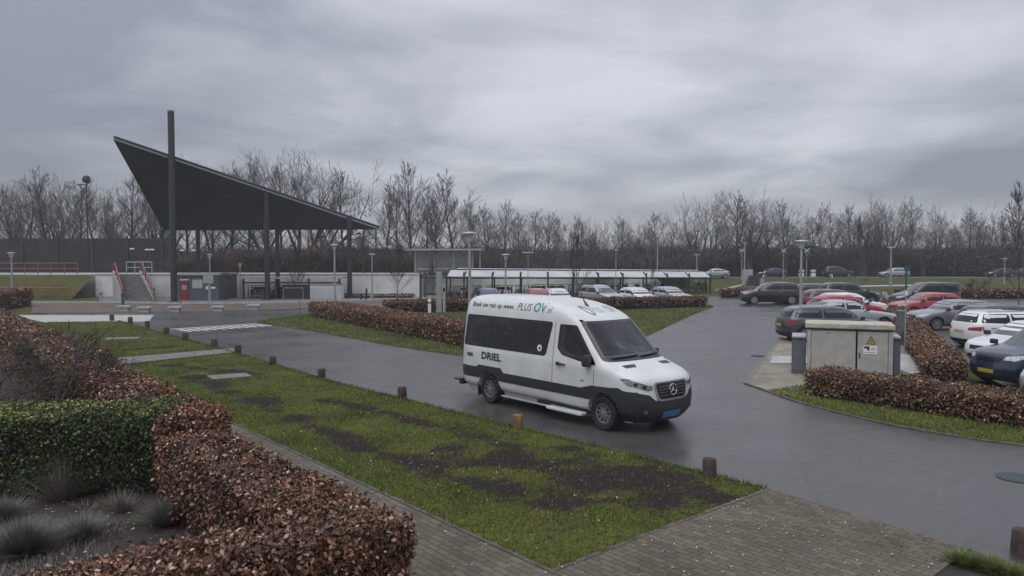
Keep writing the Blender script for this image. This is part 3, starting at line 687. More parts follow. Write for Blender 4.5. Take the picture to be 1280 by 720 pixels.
def build_car_meshes(k):
    D = KIND[k]; S = D['S']; c = D['cache']
    if c: return c
    root = empty('tmp', (0, 0, 0)); f = D['f']; fx, rx = D['wb']; r = D['rr']; W = D['W'] / 2
    me = S.cut_arches(S.mesh('body'), [(fx, r), (rx, r)], r + .055, W)
    items = [('body', me, None, (0, 0, 0))]
    t, b = D['t'], D['belt']; zt = t - .075; zb = b + .035
    def xfr(z): return S.xf(z)
    for sd in (-1, 1):
        xa0, xa1 = S.xf(zb) - .20, S.xf(zt) - .10; xr0, xr1 = S.xr(zb) + .28, S.xr(zt) + .16
        xB = .5 * (xa1 + xr1) - .05; xC = xr0 + .55 if D['L'] > 4.4 else xr0 + .30
        S.panel('side_window', [(xB + .04, zb), (xa0, zb), (xa0 - .05, zb + .04), (xa1, zt), (xB + .04, zt)], 'glass_dark', root, sd=sd, off=.004, rnd=.03, step=.2)
        S.panel('side_window', [(xr0, zb + .05), (xB - .04, zb), (xB - .04, zt), (xr1, zt)], 'glass_dark', root, sd=sd, off=.004, rnd=.05, step=.2)
        h = D['hood']
        S.panel('headlight', [(.52 * W * sd, h - .14), (.80 * W * sd, h - .15), (.965 * W * sd, h - .03), (.90 * W * sd, h + .0), (.55 * W * sd, h - .05)], 'lamp_clear', root, mode='front', off=.005, rnd=.02, step=.08)
        S.panel('tail_light', [(.50 * W * sd, b - .22), (.955 * W * sd, b - .23), (.93 * W * sd, b - .07), (.52 * W * sd, b - .12)], 'lamp_red', root, mode='rear', off=.005, rnd=.02, step=.08)
        S.panel('sill_trim', [(rx + r + .08, .21), (fx - r - .08, .21), (fx - r - .10, .30), (rx + r + .10, .30)], 'black_plastic', root, sd=sd, off=.006, step=.3)
        for xx in (xB, S.xf(b) - .12):
            S.panel('door_seam', [(xx - .006, .34), (xx + .006, .34), (xx + .006, b - .02), (xx - .006, b - .02)], 'black_plastic', root, sd=sd, off=.002, step=.2, thick=.003)
        for xx in (xB + .14, xr0 + .42):
            yy = (S.Y(xx, b - .12) + .012) * sd
            MB().box(xx - .09, xx + .09, yy - .014, yy + .014, b - .13, b - .10).build('door_handle', 'galv', root)
        ym = (W + .06) * sd; xm = S.xf(b) - .32
        MB().box(xm - .07, xm + .06, ym - .10, ym + .10, b - .02, b + .12).build('mirror', 'black_plastic', root, smooth=True, bev=.03)
        zr = S.z1 - .045; rw = W * .60 + .01
        if k in ('estate', 'suv'):
            mb = MB(); xs = [S.xf(t) - .35, S.xr(t) + .1]
            zz = [S.Z(x, rw) + .03 for x in np.linspace(xs[0], xs[1], 7)]
            mb.path([(x, rw * sd, z) for x, z in zip(np.linspace(xs[0], xs[1], 7), zz)], .018); mb.build('roof_rail', 'alu', root)
    yb = S.w(zb) * .90; yt = S.w(zt) * .86
    S.panel('windscreen', [(-yb, zb), (yb, zb), (yt, zt + .02), (-yt, zt + .02)], 'glass_screen', root, mode='front', off=.004, rnd=.05, step=.15)
    S.panel('rear_window', [(-yb * .92, zb + .04), (yb * .92, zb + .04), (yt * .92, zt), (-yt * .92, zt)], 'glass_dark', root, mode='rear', off=.004, rnd=.06, step=.15)
    S.panel('grille', [(-.42 * W, h - .22), (.42 * W, h - .22), (.47 * W, h - .09), (-.47 * W, h - .09)], 'black_gloss', root, mode='front', off=.006, rnd=.03)
    S.panel('lower_grille', [(-.60 * W, .25), (.60 * W, .25), (.50 * W, .42), (-.50 * W, .42)], 'black_plastic', root, mode='front', off=.006, rnd=.03)
    S.panel('rear_trim', [(-.85 * W, .22), (.85 * W, .22), (.85 * W, .38), (-.85 * W, .38)], 'black_plastic', root, mode='rear', off=.006, rnd=.03)
    S.panel('licence_plate', [(-.26, .40), (.26, .40), (.26, .50), (-.26, .50)], 'plate_yellow', root, mode='front', off=.014, thick=.008)
    S.panel('licence_plate', [(-.26, b - .33), (.26, b - .33), (.26, b - .23), (-.26, b - .23)], 'plate_yellow', root, mode='rear', off=.014, thick=.008)
    MB().box(-f + .3, f - .3, -W * .7, W * .7, .18, .3).build('underbody', 'black_plastic', root)
    for ch in list(root.children):
        items.append((ch.name.split('.')[0], ch.data, None, (0, 0, 0))); bpy.data.objects.remove(ch)
    bpy.data.objects.remove(root); c['items'] = items
    return c
def car(k, pt, loc, yaw, label, cat='car', group=None, rim='rim_silver', spokes=5, scale=1.0):
    c = build_car_meshes(k); D = KIND[k]
    v = empty('parked_car' if cat == 'car' else cat.replace(' ', '_'), loc, yaw); tag(v, label, cat, group); v.scale = (scale,) * 3
    for n, me, _, _2 in c['items']:
        o = bpy.data.objects.new(n, me); COL.objects.link(o); o.parent = v
        if n in ('body',) : o.material_slots[0].link = 'OBJECT'; o.material_slots[0].material = M[pt]
    fx, rx = D['wb']; r = D['rr']; y = D['W'] / 2 - .10
    for x, yy in ((fx, -y), (fx, y), (rx, -y), (rx, y)): add_wheel(v, x, yy, r, r, .20, r * .70, spokes, ('c', r, spokes), rim)
    return v
P_dgrey = paint('dark_grey', (.045, .055, .065), .3); P_grey = paint('grey', (.20, .205, .215), .4); P_white = paint('white', (.62, .63, .64))
P_red = paint('red', (.32, .012, .022)); P_dred = paint('dark_red', (.10, .012, .02)); P_black = paint('black', (.010, .011, .013))
P_navy = paint('navy', (.010, .018, .05), .2); P_silver = paint('silver', (.38, .40, .42), .5); P_blue = paint('blue', (.03, .05, .13), .2); P_dgreen = paint('dark_green', (.018, .028, .026), .2)
def place(k, pt, u, v, yaw, label, **kw):
    p = G(u, v); return car(k, pt, (p.x, p.y, .006), R(yaw), label, **kw)
gA = 'cars parked nose-in against the beech hedge beside the aisle'
gB = 'cars parked beyond the beech hedge on the right'
gC = 'cars parked in front of the bicycle shed'
# left row, tail to the aisle, nose to the right (local +x = world right)
place('estate', P_dgrey, 1040, 425, 1, 'dark grey estate car parked right behind the beige electrical cabinet', group=gA)
place('saloon', P_silver, 1058, 411, 1, 'silver-edged car parked directly behind the dark grey estate by the cabinet', group=gA)
place('hatchback', P_red, 1057, 401, 2, 'bright red hatchback, nearer of the two red cars in the aisle row', group=gA)
place('hatchback', P_white, 1062, 396, 2, 'white car between the bright red hatchback and the dark red car', group=gA)
place('estate', P_dred, 1045, 390, 2, 'dark red car parked behind the white and bright red ones', group=gA)
place('suv', P_dgreen, 1060, 381, 2, 'dark green car with pale roof edge at the far end of the aisle row', group=gA)
place('suv', P_black, 962, 380, 176, 'black car at the far end of the aisle facing left', group='black cars at the aisle end')
place('estate', P_black, 1003, 378, 176, 'black car half hidden behind the lamp post, right of the other black car', group='black cars at the aisle end')
# right row
place('small_van', P_black, 1155, 386, 178, 'tall black van parked behind the red hatchback', cat='van', group=gB)
place('hatchback', P_red, 1157, 396, 183, 'red hatchback parked between black van and grey hatchback', group=gB)
place('hatchback', P_grey, 1189, 411, 182, 'grey hatchback seen side-on beyond the beech hedge', group=gB)
place('estate', P_dgrey, 1262, 422, 8, 'dark car mostly hidden behind the white estate', group=gB)
place('estate', P_white, 1266, 434, 6, 'white estate car showing its tail and red lamps', group=gB)
place('hatchback', P_white, 1287, 456, 196, 'small white hatchback with big headlamps nose towards the hedge', group=gB)
place('suv', P_navy, 1316, 480, 192, 'navy blue car with alloy wheel nearest the hedge corner', group=gB)
place('hatchback', P_silver, 1392, 505, 190, 'silver car cut off by the right edge of the picture', group=gB)
# in front of the bicycle shed
for k, pt, u, v, yw, lb in (('hatchback', P_blue, 611, 388, -55, 'dark blue car glimpsed at the rear corner of the minibus roof'), ('hatchback', P_red, 672, 388.5, -60, 'red car whose roof shows above the minibus'), ('estate', P_white, 697, 389, -60, 'white car roof showing just above the minibus roof'), ('suv', P_silver, 751, 387, -40, 'silver car by the bicycle shed above the windscreen of the minibus'), ('hatchback', P_white, 797, 386.5, -45, 'white car with dark windscreen, second from the right before the shed'), ('hatchback', P_silver, 838, 385, -40, 'pale car furthest right in front of the bicycle shed')):
    place(k, pt, u, v - 4, yw - 22, lb, group=gC, scale=.93)
# ---------------------------------------------------------------- ground
g = MB().add([(-1500, -200, 0), (1500, -200, 0), (1500, 2500, 0), (-1500, 2500, 0)], [(0, 1, 2, 3)]).build('ground', 'lawn_dull'); g['kind'] = 'structure'
near_edge = smooth_line([tuple(G(u, v)[:2]) for u, v in [(150, 402), (208, 418), (300, 443), (400, 473), (503, 499), (640, 533), (760, 562), (890, 594), (960, 612)]], 4)
far_right = smooth_line([tuple(G(u, v)[:2]) for u, v in [(1500, 585), (1280, 558), (1200, 547), (1100, 529), (1000, 504), (955, 488), (931, 480)]], 4)
road = near_edge + [tuple(G(u, v)[:2]) for u, v in [(1210, 687), (1300, 714), (1500, 770)]] + far_right + [tuple(G(u, v)[:2]) for u, v in [(973, 427), (1000, 392), (1020, 371), (890, 370.5), (600, 377), (480, 382), (330, 387.5), (190, 391), (60, 392), (60, 401)]]
poly_sheet('road', road, 'asphalt', .004)
isl = smooth_line([tuple(G(u, v)[:2]) for u, v in [(322, 402), (345, 397), (400, 393), (470, 392), (600, 390.5), (760, 389), (860, 385), (888, 381)]], 5) + smooth_line([tuple(G(u, v)[:2]) for u, v in [(892, 384), (870, 392), (835, 408), (800, 424), (760, 438), (700, 447), (640, 450), (590, 446), (500, 434), (400, 416), (350, 408), (322, 402)]], 5)[:-1]
lawn_poly = near_edge + [tuple(G(690, 716)[:2])] + [tuple((G(690, 716) + Vector((-.637, .771, 0)) * t)[:2]) for t in (10, 20, 30, 40)] + [tuple(G(60, 403)[:2])]
def tri_grid(name, poly, m, z, step, soil=None, wob=0.0):
    P = np.array(poly); x0, y0 = P.min(0); x1, y1 = P.max(0)
    bm = bmesh.new(); f = bm.faces.new([bm.verts.new((p[0], p[1], 0)) for p in poly])
    for ax, lo, hi in ((0, x0, x1), (1, y0, y1)):
        k = int((hi - lo) / step)
        for i in range(1, k):
            p = [0, 0, 0]; p[ax] = lo + (hi - lo) * i / k; n = [0, 0, 0]; n[ax] = 1
            bmesh.ops.bisect_plane(bm, geom=bm.verts[:] + bm.edges[:] + bm.faces[:], plane_co=p, plane_no=n)
    bmesh.ops.triangulate(bm, faces=[q for q in bm.faces if len(q.verts) > 4])
    lay = bm.verts.layers.float.new('soil')
    for v in bm.verts:
        v[lay] = soil(v.co.x, v.co.y) if soil else 0.0
        v.co.z = z + (wob * (mnoise.noise(v.co * .8) + 1) if not v.is_boundary else 0)
    bmesh.ops.recalc_face_normals(bm, faces=bm.faces)
    for q in bm.faces:
        if q.normal.z < 0: q.normal_flip()
    me = bpy.data.meshes.new(name); bm.to_mesh(me); bm.free(); me.shade_smooth()
    o = link(name, me, m); o['kind'] = 'structure'; return o
SOIL = []
for pts, r in (([(240, 470), (260, 480), (350, 515), (450, 558), (525, 582), (640, 618)], .30), ([(400, 500), (475, 515), (550, 535), (640, 560)], .22), ([(640, 580), (720, 600), (790, 608), (835, 612)], 1.1), ([(690, 630), (760, 628)], .35), ([(205, 457), (250, 462), (310, 468)], .32), ([(160, 438), (215, 434)], .3)):
    SOIL.append(([G(u, v).xy for u, v in pts], r))
def soil(x, y):
    p = Vector((x, y)); best = 0
    for L, r in SOIL:
        for a, b in zip(L[:-1], L[1:]):
            t = max(0, min(1, (p - a).dot(b - a) / (b - a).length_squared)); d_ = (p - a - (b - a) * t).length
            best = max(best, 1 - d_ / (2 * r))
    n = mnoise.fractal(Vector((x * 1.1, y * 1.1, 3)), .8, 2.1, 5)
    return max(0.0, min(1.0, (best * 1.25 - .12 + n * .9) if best > 0 else n * .55))
tri_grid('lawn', lawn_poly, 'lawn', .010, .22, soil, .012)
tri_grid('lawn', isl, 'lawn_dull', .016, .6, lambda x, y: max(0, mnoise.noise(Vector((x * .3, y * .3, 9))) * .5), .01)
# paths
pdir = Vector((-.637, .771, 0)); pn = Vector((-.771, -.637, 0)); L0 = G(690, 716)
path = [L0 - pdir * 6, L0 + pdir * 34, L0 + pdir * 34 + pn * 2.05, L0 + pn * 2.05 - pdir * 6]
poly_sheet('path', path, 'brick_path', .014)
ap = [G(690, 716), G(960, 612), G(1210, 687), G(1160, 724), Vector((4.2, 6.2, 0)), L0 - pdir * 4]
poly_sheet('apron_paving', ap, 'brick_path', .018)
poly_sheet('cross_path', px([(146, 449), (290, 437), (300, 441), (152, 457)]), 'kerb', .05)
poly_sheet('pale_path', px([(22, 394), (192, 394), (186, 402.5), (130, 402), (60, 404), (40, 400)]), 'concrete_pale', .014)
poly_sheet('station_paving', px([(40, 379), (330, 378), (560, 374), (620, 372), (620, 376), (480, 382), (330, 387.4), (190, 390.8), (110, 391), (40, 391)]), 'brick_red', .010)
poly_sheet('station_forecourt', px([(128, 378.8), (330, 377.6), (560, 373.6), (560, 369), (330, 371), (128, 372)]), 'kerb', .013)
poly_sheet('parking_bay', px([(931, 480), (973, 427), (1000, 392), (1016, 373), (1110, 373), (1128, 400), (1150, 470), (1010, 500), (955, 488)]), 'brick_bay', .012)
poly_sheet('parking_lot', px([(1105, 368), (1500, 366), (1700, 540), (1330, 520), (1230, 470), (1175, 425), (1150, 398)]), 'asphalt', .006)
poly_sheet('planter_bed', px([(1160, 724), (1210, 690), (1300, 714), (1500, 770), (1500, 900), (1150, 900)]), 'soil', .012)
poly_sheet('garden_bed', [(-1.3, 7.3), (-17, 26.5), (-40, 40), (-40, 3), (-4, 3)], 'soil', .008)
poly_sheet('grass_verge', px([(960, 489), (1000, 503), (1100, 528), (1200, 546), (1280, 557), (1500, 583), (1500, 530), (1280, 505), (1030, 478)]), 'lawn', .009)
# far road on its low bank, with the footpath below it
far = MB().add([(20, 100, .002), (300, 92, .002), (300, 113, .5), (20, 113, .5), (300, 122, .5), (20, 122, .5), (20, 130, .0), (300, 130, .0), (10, 108, 0), (10, 122, 0)], [(0, 1, 2, 3), (3, 2, 4, 5), (5, 4, 7, 6), (0, 3, 5, 9), (0, 9, 8), (5, 6, 9)]).build('railway_bank', 'lawn_dull'); far['kind'] = 'structure'
MB().box(21, 300, 113.6, 120.5, .46, .506).build('road', 'asphalt_far')['kind'] = 'structure'
poly_sheet('footpath', px([(1000, 358.6), (1100, 356.5), (1280, 353.2), (1500, 351), (1500, 352), (1280, 354.6), (1100, 358), (1000, 360)]), 'concrete_pale', .008)
poly_sheet('footpath', px([(893, 363), (930, 355), (934, 355), (905, 363)]), 'concrete_pale', .012)

def kerb(name, pts, w, z0, z1, m):
    mb = MB(); n = len(pts); L_ = []; Rr = []
    for i, p in enumerate(pts):
        a = Vector(pts[max(i - 1, 0)][:2]); b = Vector(pts[min(i + 1, n - 1)][:2]); d_ = (b - a).normalized(); nn = Vector((-d_.y, d_.x)) * w / 2
        q = Vector(p[:2]); L_.append(q + nn); Rr.append(q - nn)
    vs = [(*p, z0) for p in L_] + [(*p, z1) for p in L_] + [(*p, z1) for p in Rr] + [(*p, z0) for p in Rr]
    fs = []
    for i in range(n - 1):
        for k in range(3): fs.append((k * n + i, k * n + i + 1, (k + 1) * n + i + 1, (k + 1) * n + i))
    fs += [(0, n, 2 * n, 3 * n), (n - 1, 2 * n - 1, 3 * n - 1, 4 * n - 1)]
    mb.add(vs, fs); o = mb.build(name, m); o['kind'] = 'structure'; return o
kerb('kerb', [G(690, 716), G(820, 665), G(960, 613)], .06, 0, .026, 'edging')
kerb('kerb', [L0 - pdir * .05, L0 + pdir * 30], .06, 0, .024, 'edging')
kerb('kerb', far_right, .07, 0, .035, 'edging')
kerb('kerb', [G(1210, 687), G(1160, 724)], .06, 0, .03, 'edging')
kerb('kerb', [G(40, 379), G(150, 379), G(215, 380), G(340, 379.5), G(480, 376), G(600, 372)], .3, 0, .14, 'concrete_pale')
kerb('kerb', [G(931, 480), G(973, 427), G(1000, 392), G(1016, 373)], .12, 0, .02, 'kerb')
# painted give-way line with teeth
a, b = G(212, 411.5), G(320, 404.5); mb = MB(); dd = (b - a); nt_ = Vector((dd.y, -dd.x, 0)).normalized()
if nt_.y > 0: nt_ = -nt_
mb.add([a + Vector((0, 0, .012)), b + Vector((0, 0, .012)), b + nt_ * .28 + Vector((0, 0, .012)), a + nt_ * .28 + Vector((0, 0, .012))], [(0, 1, 2, 3)])
for i in range(11):
    p = a + dd * ((i + .5) / 11) + nt_ * .6; w = dd.normalized() * .14; zz = Vector((0, 0, .012))
    mb.add([p - w + zz, p + w + zz, p + w * .6 + nt_ * 1.5 + zz, p - w * .6 + nt_ * 1.5 + zz], [(0, 1, 2, 3)])
mb.build('road_marking', 'road_mark')['kind'] = 'structure'

def blades(name, poly, n, hmin, hmax, m, dens=None, w=.006, z=0.01, lean=.5, bias=0.0):
    P = np.array([p[:2] for p in poly]); lo, hi = P.min(0), P.max(0); pts = np.empty((0, 2))
    while len(pts) < n:
        q = rng.uniform(lo, hi, (n * 3, 2)); q = q[inpoly(q, poly)]
        if bias: q = q[rng.random(len(q)) < np.minimum(1, (bias / np.maximum(q[:, 1], 1)) ** 1.6)]
        if dens is not None: q = q[rng.random(len(q)) < np.array([dens(*a_) for a_ in q])]
        pts = np.vstack([pts, q]) if len(pts) else q
    pts = pts[:n]; an = rng.uniform(0, 2 * PI, n); h = rng.uniform(hmin, hmax, n) * (.6 + .8 * rng.random(n)); la = rng.uniform(0, 2 * PI, n); ll = h * lean * rng.random(n)
    sw = w * (1 + pts[:, 1] * .06)
    V = np.zeros((n, 3, 3)); V[:, 0, :2] = pts + np.stack([np.cos(an), np.sin(an)], 1) * sw[:, None]; V[:, 1, :2] = pts - np.stack([np.cos(an), np.sin(an)], 1) * sw[:, None]
    V[:, 2, :2] = pts + np.stack([np.cos(la), np.sin(la)], 1) * ll[:, None]; V[:, :2, 2] = z; V[:, 2, 2] = z + h
    o = link(name, fastmesh(name, V.reshape(-1, 3), np.arange(3 * n), 3), m); o['kind'] = 'stuff'; return o
lp = [p for p in lawn_poly]
tag(blades('grass', lp, 150000, .02, .055, 'grass_blade', lambda x, y: max(.06, 1 - 1.35 * soil(x, y)), bias=13), 'short green grass on the lawn beside the road', 'grass')
tag(blades('grass', px([(960, 489), (1000, 503), (1100, 528), (1200, 546), (1280, 557), (1400, 572), (1400, 515), (1280, 505), (1030, 478)]), 22000, .03, .07, 'grass_blade', w=.006), 'grass of the verge in front of the right beech hedge', 'grass')
tag(blades('grass', isl, 45000, .03, .07, 'grass_blade', w=.009, z=.02), 'grass of the island between the road and the station forecourt', 'grass')
tag(blades('grass', [tuple(p) for p in near_edge] + [tuple(Vector(p) + Vector((-.10, -.13))) for p in near_edge[::-1]], 7000, .03, .09, 'grass_blade', w=.008), 'taller grass tufts along the edge of the road', 'grass')
def specks(name, poly, n, size, m, z, label, cat, bias=10):
    P = np.array([p[:2] for p in poly]); lo, hi = P.min(0), P.max(0); pts = np.empty((0, 2))
    while len(pts) < n:
        q = rng.uniform(lo, hi, (n * 3, 2)); q = q[inpoly(q, poly)]; q = q[rng.random(len(q)) < np.minimum(1, (bias / q[:, 1]) ** 1.5)]; pts = np.vstack([pts, q]) if len(pts) else q
    pts = pts[:n]; an = rng.uniform(0, 2 * PI, n); s = size * rng.uniform(.4, 1.4, n)
    V = np.zeros((n, 4, 3))
    for k, (ka, kr) in enumerate(((0, 1), (PI / 2, .5), (PI, 1), (-PI / 2, .5))):
        V[:, k, 0] = pts[:, 0] + np.cos(an + ka) * s * kr; V[:, k, 1] = pts[:, 1] + np.sin(an + ka) * s * kr; V[:, k, 2] = z + rng.uniform(0, .02, n)
    tag(link(name, fastmesh(name, V.reshape(-1, 3), np.arange(4 * n), 4), m), label, cat, kind='stuff')
specks('leaf_litter', [tuple(p[:2]) for p in ap], 900, .016, 'litter', .022, 'pale fallen leaves and crumbs scattered over the brick apron', 'litter')
specks('leaf_litter', lawn_poly, 700, .018, 'litter', .045, 'fallen leaves scattered over the lawn and its bare soil', 'litter', 14)
specks('leaf_litter', [tuple(p[:2]) for p in path], 700, .02, 'litter', .018, 'fallen leaves scattered along the brick path beside the hedge', 'litter')
def clods(poly, n):
    mb = MB(); P = np.array([p[:2] for p in poly]); lo, hi = P.min(0), P.max(0); k = 0
    while k < n:
        q = rng.uniform(lo, hi, (400, 2)); q = q[inpoly(q, poly)]
        for x, y in q:
            if soil(x, y) > .55 and y < 24:
                s = random.uniform(.012, .04); z = .012
                a0 = random.uniform(0, 6)
                b_ = [(x + s * math.cos(a0 + t) * random.uniform(.7, 1.2), y + s * math.sin(a0 + t) * random.uniform(.7, 1.2), z) for t in (0, 1.6, 3.1, 4.7)]
                mb.add(b_ + [(x, y, z + s * .8)], [(0, 1, 4), (1, 2, 4), (2, 3, 4), (3, 0, 4)]); k += 1
    return mb.build('soil_clods', 'soil')
tag(clods(lawn_poly, 6000), 'dark lumps of bare soil where the lawn has worn away', 'soil', kind='stuff')

# ---------------------------------------------------------------- small things on the ground
def post(u, v, h, r, m, label):
    p = G(u, v); e = empty('bollard', (p.x, p.y, .01), random.uniform(0, 6)); tag(e, label, 'bollard', 'wooden bollards along the road edge')
    mb = MB(); mb.lathe([(r, -.05), (r * 1.01, h * .5), (r * .98, h - .015), (r * .9, h)], n=14); me = mb
    for i, q in enumerate(me.v):
        x, y, z = q; k = 1 + .06 * mnoise.noise(Vector((x * 20, y * 20, z * 6))); me.v[i] = (x * k, y * k, z)
    mb.build('shaft', m, e, smooth=True)
    MB().lathe([(r * .9, h), (r * .5, h + .006), (.001, h + .004)], n=14).build('end_grain', 'wood_tan' if m == 'wood_tan' else 'bark', e)
    e.rotation_euler = (random.uniform(-.04, .04), random.uniform(-.04, .04), random.uniform(0, 6))
BP = [(1276, 694, 'nearest dark wooden bollard at the bottom right corner'), (887, 597, 'dark wooden bollard on the lawn tip near the brick apron'), (648, 537, 'tan wooden bollard on the lawn beside the minibus'), (503, 499, 'wooden bollard next left of the tan one by the minibus'), (402, 474, 'wooden bollard, second to the left of the tan one'), (341, 457.5, 'wooden bollard, third to the left of the tan one'),
      (297, 443, 'wooden bollard at the near side of the pale strip across the lawn'), (268, 435, 'wooden bollard just beyond the pale strip across the lawn'), (232, 426, 'wooden bollard, second beyond the pale strip across the lawn'), (208, 419, 'wooden bollard at the near end of the painted teeth'), (184, 410, 'wooden bollard, third from the far end of the row'), (163, 404.5, 'wooden bollard, second from the far end of the row'), (140, 401, 'wooden bollard at the far end of the row by the pale path')]
for u, v, lb in BP:
    post(u, v, .30 if v > 450 else .34, .11 if v > 450 else .12, 'wood_tan' if u == 648 else 'wood_post', lb)
SB = [(156, 389, 'low pale-topped concrete block below the stairs'), (181, 390.4, 'low concrete block, second from the left by the canopy'), (219, 390, 'low concrete block in front of the tall canopy mast'), (273, 389.3, 'low concrete block in front of the grey kiosk'), (317.5, 387.4, 'low concrete block furthest right under the canopy')]
for u, v, lb in SB:
    p = G(u, v); e = empty('concrete_block', (p.x, p.y, .01), .05); tag(e, lb, 'block', 'low concrete blocks at the kerb')
    MB().box(-.30, .30, -.2, .2, 0, .22).build('base', 'concrete', e); MB().box(-.40, .40, -.26, .26, .222, .36).build('top_slab', 'concrete_pale', e, bev=.02)
for u, v, w, dd_, lb, rz in ((287, 472, 1.0, .7, 'concrete cover slab in the lawn near the path', .6), (153, 424, 1.2, .7, 'concrete cover slab in the far part of the lawn', .3)):
    p = G(u, v); o = MB().box(-w, w, -dd_, dd_, 0, .035).build('cover_slab', 'kerb', bev=.01); o.location = (p.x, p.y, .02); o.rotation_euler = (0, 0, rz); o.scale = (.55, .55, 1); tag(o, lb, 'slab')
p = G(1272, 598); o = MB().lathe([(.30, 0), (.30, .012), (.001, .014)], n=28).build('manhole_cover', 'dark_steel'); o.location = (p.x, p.y, .004); tag(o, 'round dark manhole cover in the road at the right edge', 'manhole')
p = G(948, 445); o = MB().lathe([(.25, 0), (.25, .010), (.001, .012)], n=24).build('drain_cover', 'dark_steel'); o.location = (p.x, p.y, .013); tag(o, 'small drain cover in the road beside the brick parking bay', 'drain')
for pts, lb in ((px([(962, 456), (966, 447), (1012, 446), (1012, 456)]), 'pale concrete plate on the paving left of the cabinet'), (px([(1120, 462), (1120, 444), (1140, 446), (1158, 466), (1140, 470)]), 'pale concrete plate on the paving right of the cabinet')):
    o = MB().prism([(p.x, p.y) for p in pts], .012, .06).build('ground_plate', 'concrete_pale'); tag(o, lb, 'plate')
# ---------------------------------------------------------------- electrical cabinet
def cabinet():
    y = 22.2; s = F / y
    def X(u): return (u - 640) / s
    def Zz(v): return H + (YH - v) / s
    zt = Zz(412); e = empty('electrical_cabinet', ((X(1014) + X(1116)) / 2, y, .012), R(-21)); tag(e, 'beige electrical cabinet with concrete roof slab and warning signs behind the hedge', 'cabinet')
    cx = e.location.x
    x0, x1 = X(1014) - cx, X(1113) - cx; xs = X(1071.5) - cx
    dp = 1.15
    MB().box(x0, x1, 0, dp, 0, zt).build('body', 'cab_beige', e)
    MB().box(x0 - .06, x1 + .04, -.10, dp + .08, zt + .002, zt + .15).build('roof_slab', 'cab_roof', e, bev=.025)
    MB().box(x0 - .03, x1 + .0, -.05, dp + .05, zt - .04, zt).build('roof_edge', 'dark_steel', e)
    for a, b in ((x0 + .12, xs - .02), (xs + .03, x1 - .14)):
        dr = MB().box(a, b, -.035, -.002, .12, zt - .07).build('door', 'cab_beige', e, bev=.008)
        hx = xs + .07 if a > xs else a + .06
        if a > xs: MB().box(hx, hx + .03, -.06, -.036, zt * .42, zt * .42 + .16).build('handle', 'black_plastic', dr)
        MB().tube((b - .01, -.04, .2), (b - .01, -.04, .34), .012).tube((b - .01, -.04, zt - .3), (b - .01, -.04, zt - .16), .012).build('hinge', 'galv', dr)
    MB().box(xs - .019, xs + .029, -.012, -.004, .1, zt - .05).build('door_gap', 'black_gloss', e)
    for a, b in ((x0 + .0, x0 + .10), (x1 - .12, x1)): MB().box(a + .005, b - .005, -.03, -.002, .02, zt - .045).build('corner_post', 'alu', e)
    cxs = X(1088) - cx
    tr = MB().add([(cxs - .13, -.041, zt - .42), (cxs + .13, -.041, zt - .42), (cxs, -.041, zt - .18), (cxs - .13, -.037, zt - .42), (cxs + .13, -.037, zt - .42), (cxs, -.037, zt - .18)], [(0, 1, 2), (3, 5, 4), (0, 3, 4, 1), (1, 4, 5, 2), (2, 5, 3, 0)]).build('warning_sign', 'black_plastic', e)
    MB().add([(cxs - .095, -.044, zt - .402), (cxs + .095, -.044, zt - .402), (cxs, -.044, zt - .228), (cxs - .095, -.042, zt - .402), (cxs + .095, -.042, zt - .402), (cxs, -.042, zt - .228)], [(0, 1, 2), (3, 5, 4), (0, 3, 4, 1), (1, 4, 5, 2), (2, 5, 3, 0)]).build('sign_face', 'sign_yellow', tr)
    q = zt - .30
    MB().add([(cxs + .012, -.047, q + .045), (cxs - .022, -.047, q - .035), (cxs, -.047, q - .03), (cxs - .006, -.047, q - .09), (cxs + .026, -.047, q - .012), (cxs + .004, -.047, q - .016)], [(0, 1, 2, 5), (5, 2, 3, 4)]).build('bolt_symbol', 'black_plastic', tr)
    sg = MB().box(cxs - .20, cxs + .16, -.042, -.036, zt - .70, zt - .46).build('notice', 'sign_white', e)
    MB().box(cxs - .18, cxs - .04, -.045, -.043, zt - .55, zt - .48).box(cxs - .10, cxs - .04, -.045, -.043, zt - .60, zt - .55).build('notice_print', 'black_plastic', sg)
    MB().box(cxs - .0, cxs + .12, -.045, -.043, zt - .545, zt - .53).box(cxs - .0, cxs + .12, -.045, -.043, zt - .575, zt - .562).box(cxs - .17, cxs + .12, -.045, -.043, zt - .66, zt - .645).build('notice_print', 'grey_ink', sg)
    MB().box(x0 + .55, x0 + .62, -.045, -.035, zt - .14, zt - .12).build('lock_plate', 'black_plastic', e)
    # lower side cabinets are things of their own
    for ua, ub, vt, lb in ((995, 1013, 427, 'low dark grey cabinet against the left side of the beige cabinet'), (1114.5, 1123, 424, 'low dark grey cabinet against the right side of the beige cabinet')):
        a, b = X(ua), X(ub); h = Zz(vt); dd = Vector(((a + b) / 2 - e.location.x, .35)); dd.rotate(Matrix.Rotation(R(-21), 2)); c = empty('side_cabinet', (e.location.x + dd.x, y + dd.y, .012), R(-21)); tag(c, lb, 'cabinet')
        w = (b - a) / 2 - .004 + 0; MB().box(-w, w, 0, .9, 0, h).build('body', 'cab_grey', c, bev=.01); MB().box(-w + .0, w - .0, -.06, .95, h + .002, h + .07).build('lid', 'alu', c, bev=.015)
        MB().box(-w * .8, w * .8, -.012, -.002, .1, h - .1).build('door', 'cab_grey', c)
cabinet()
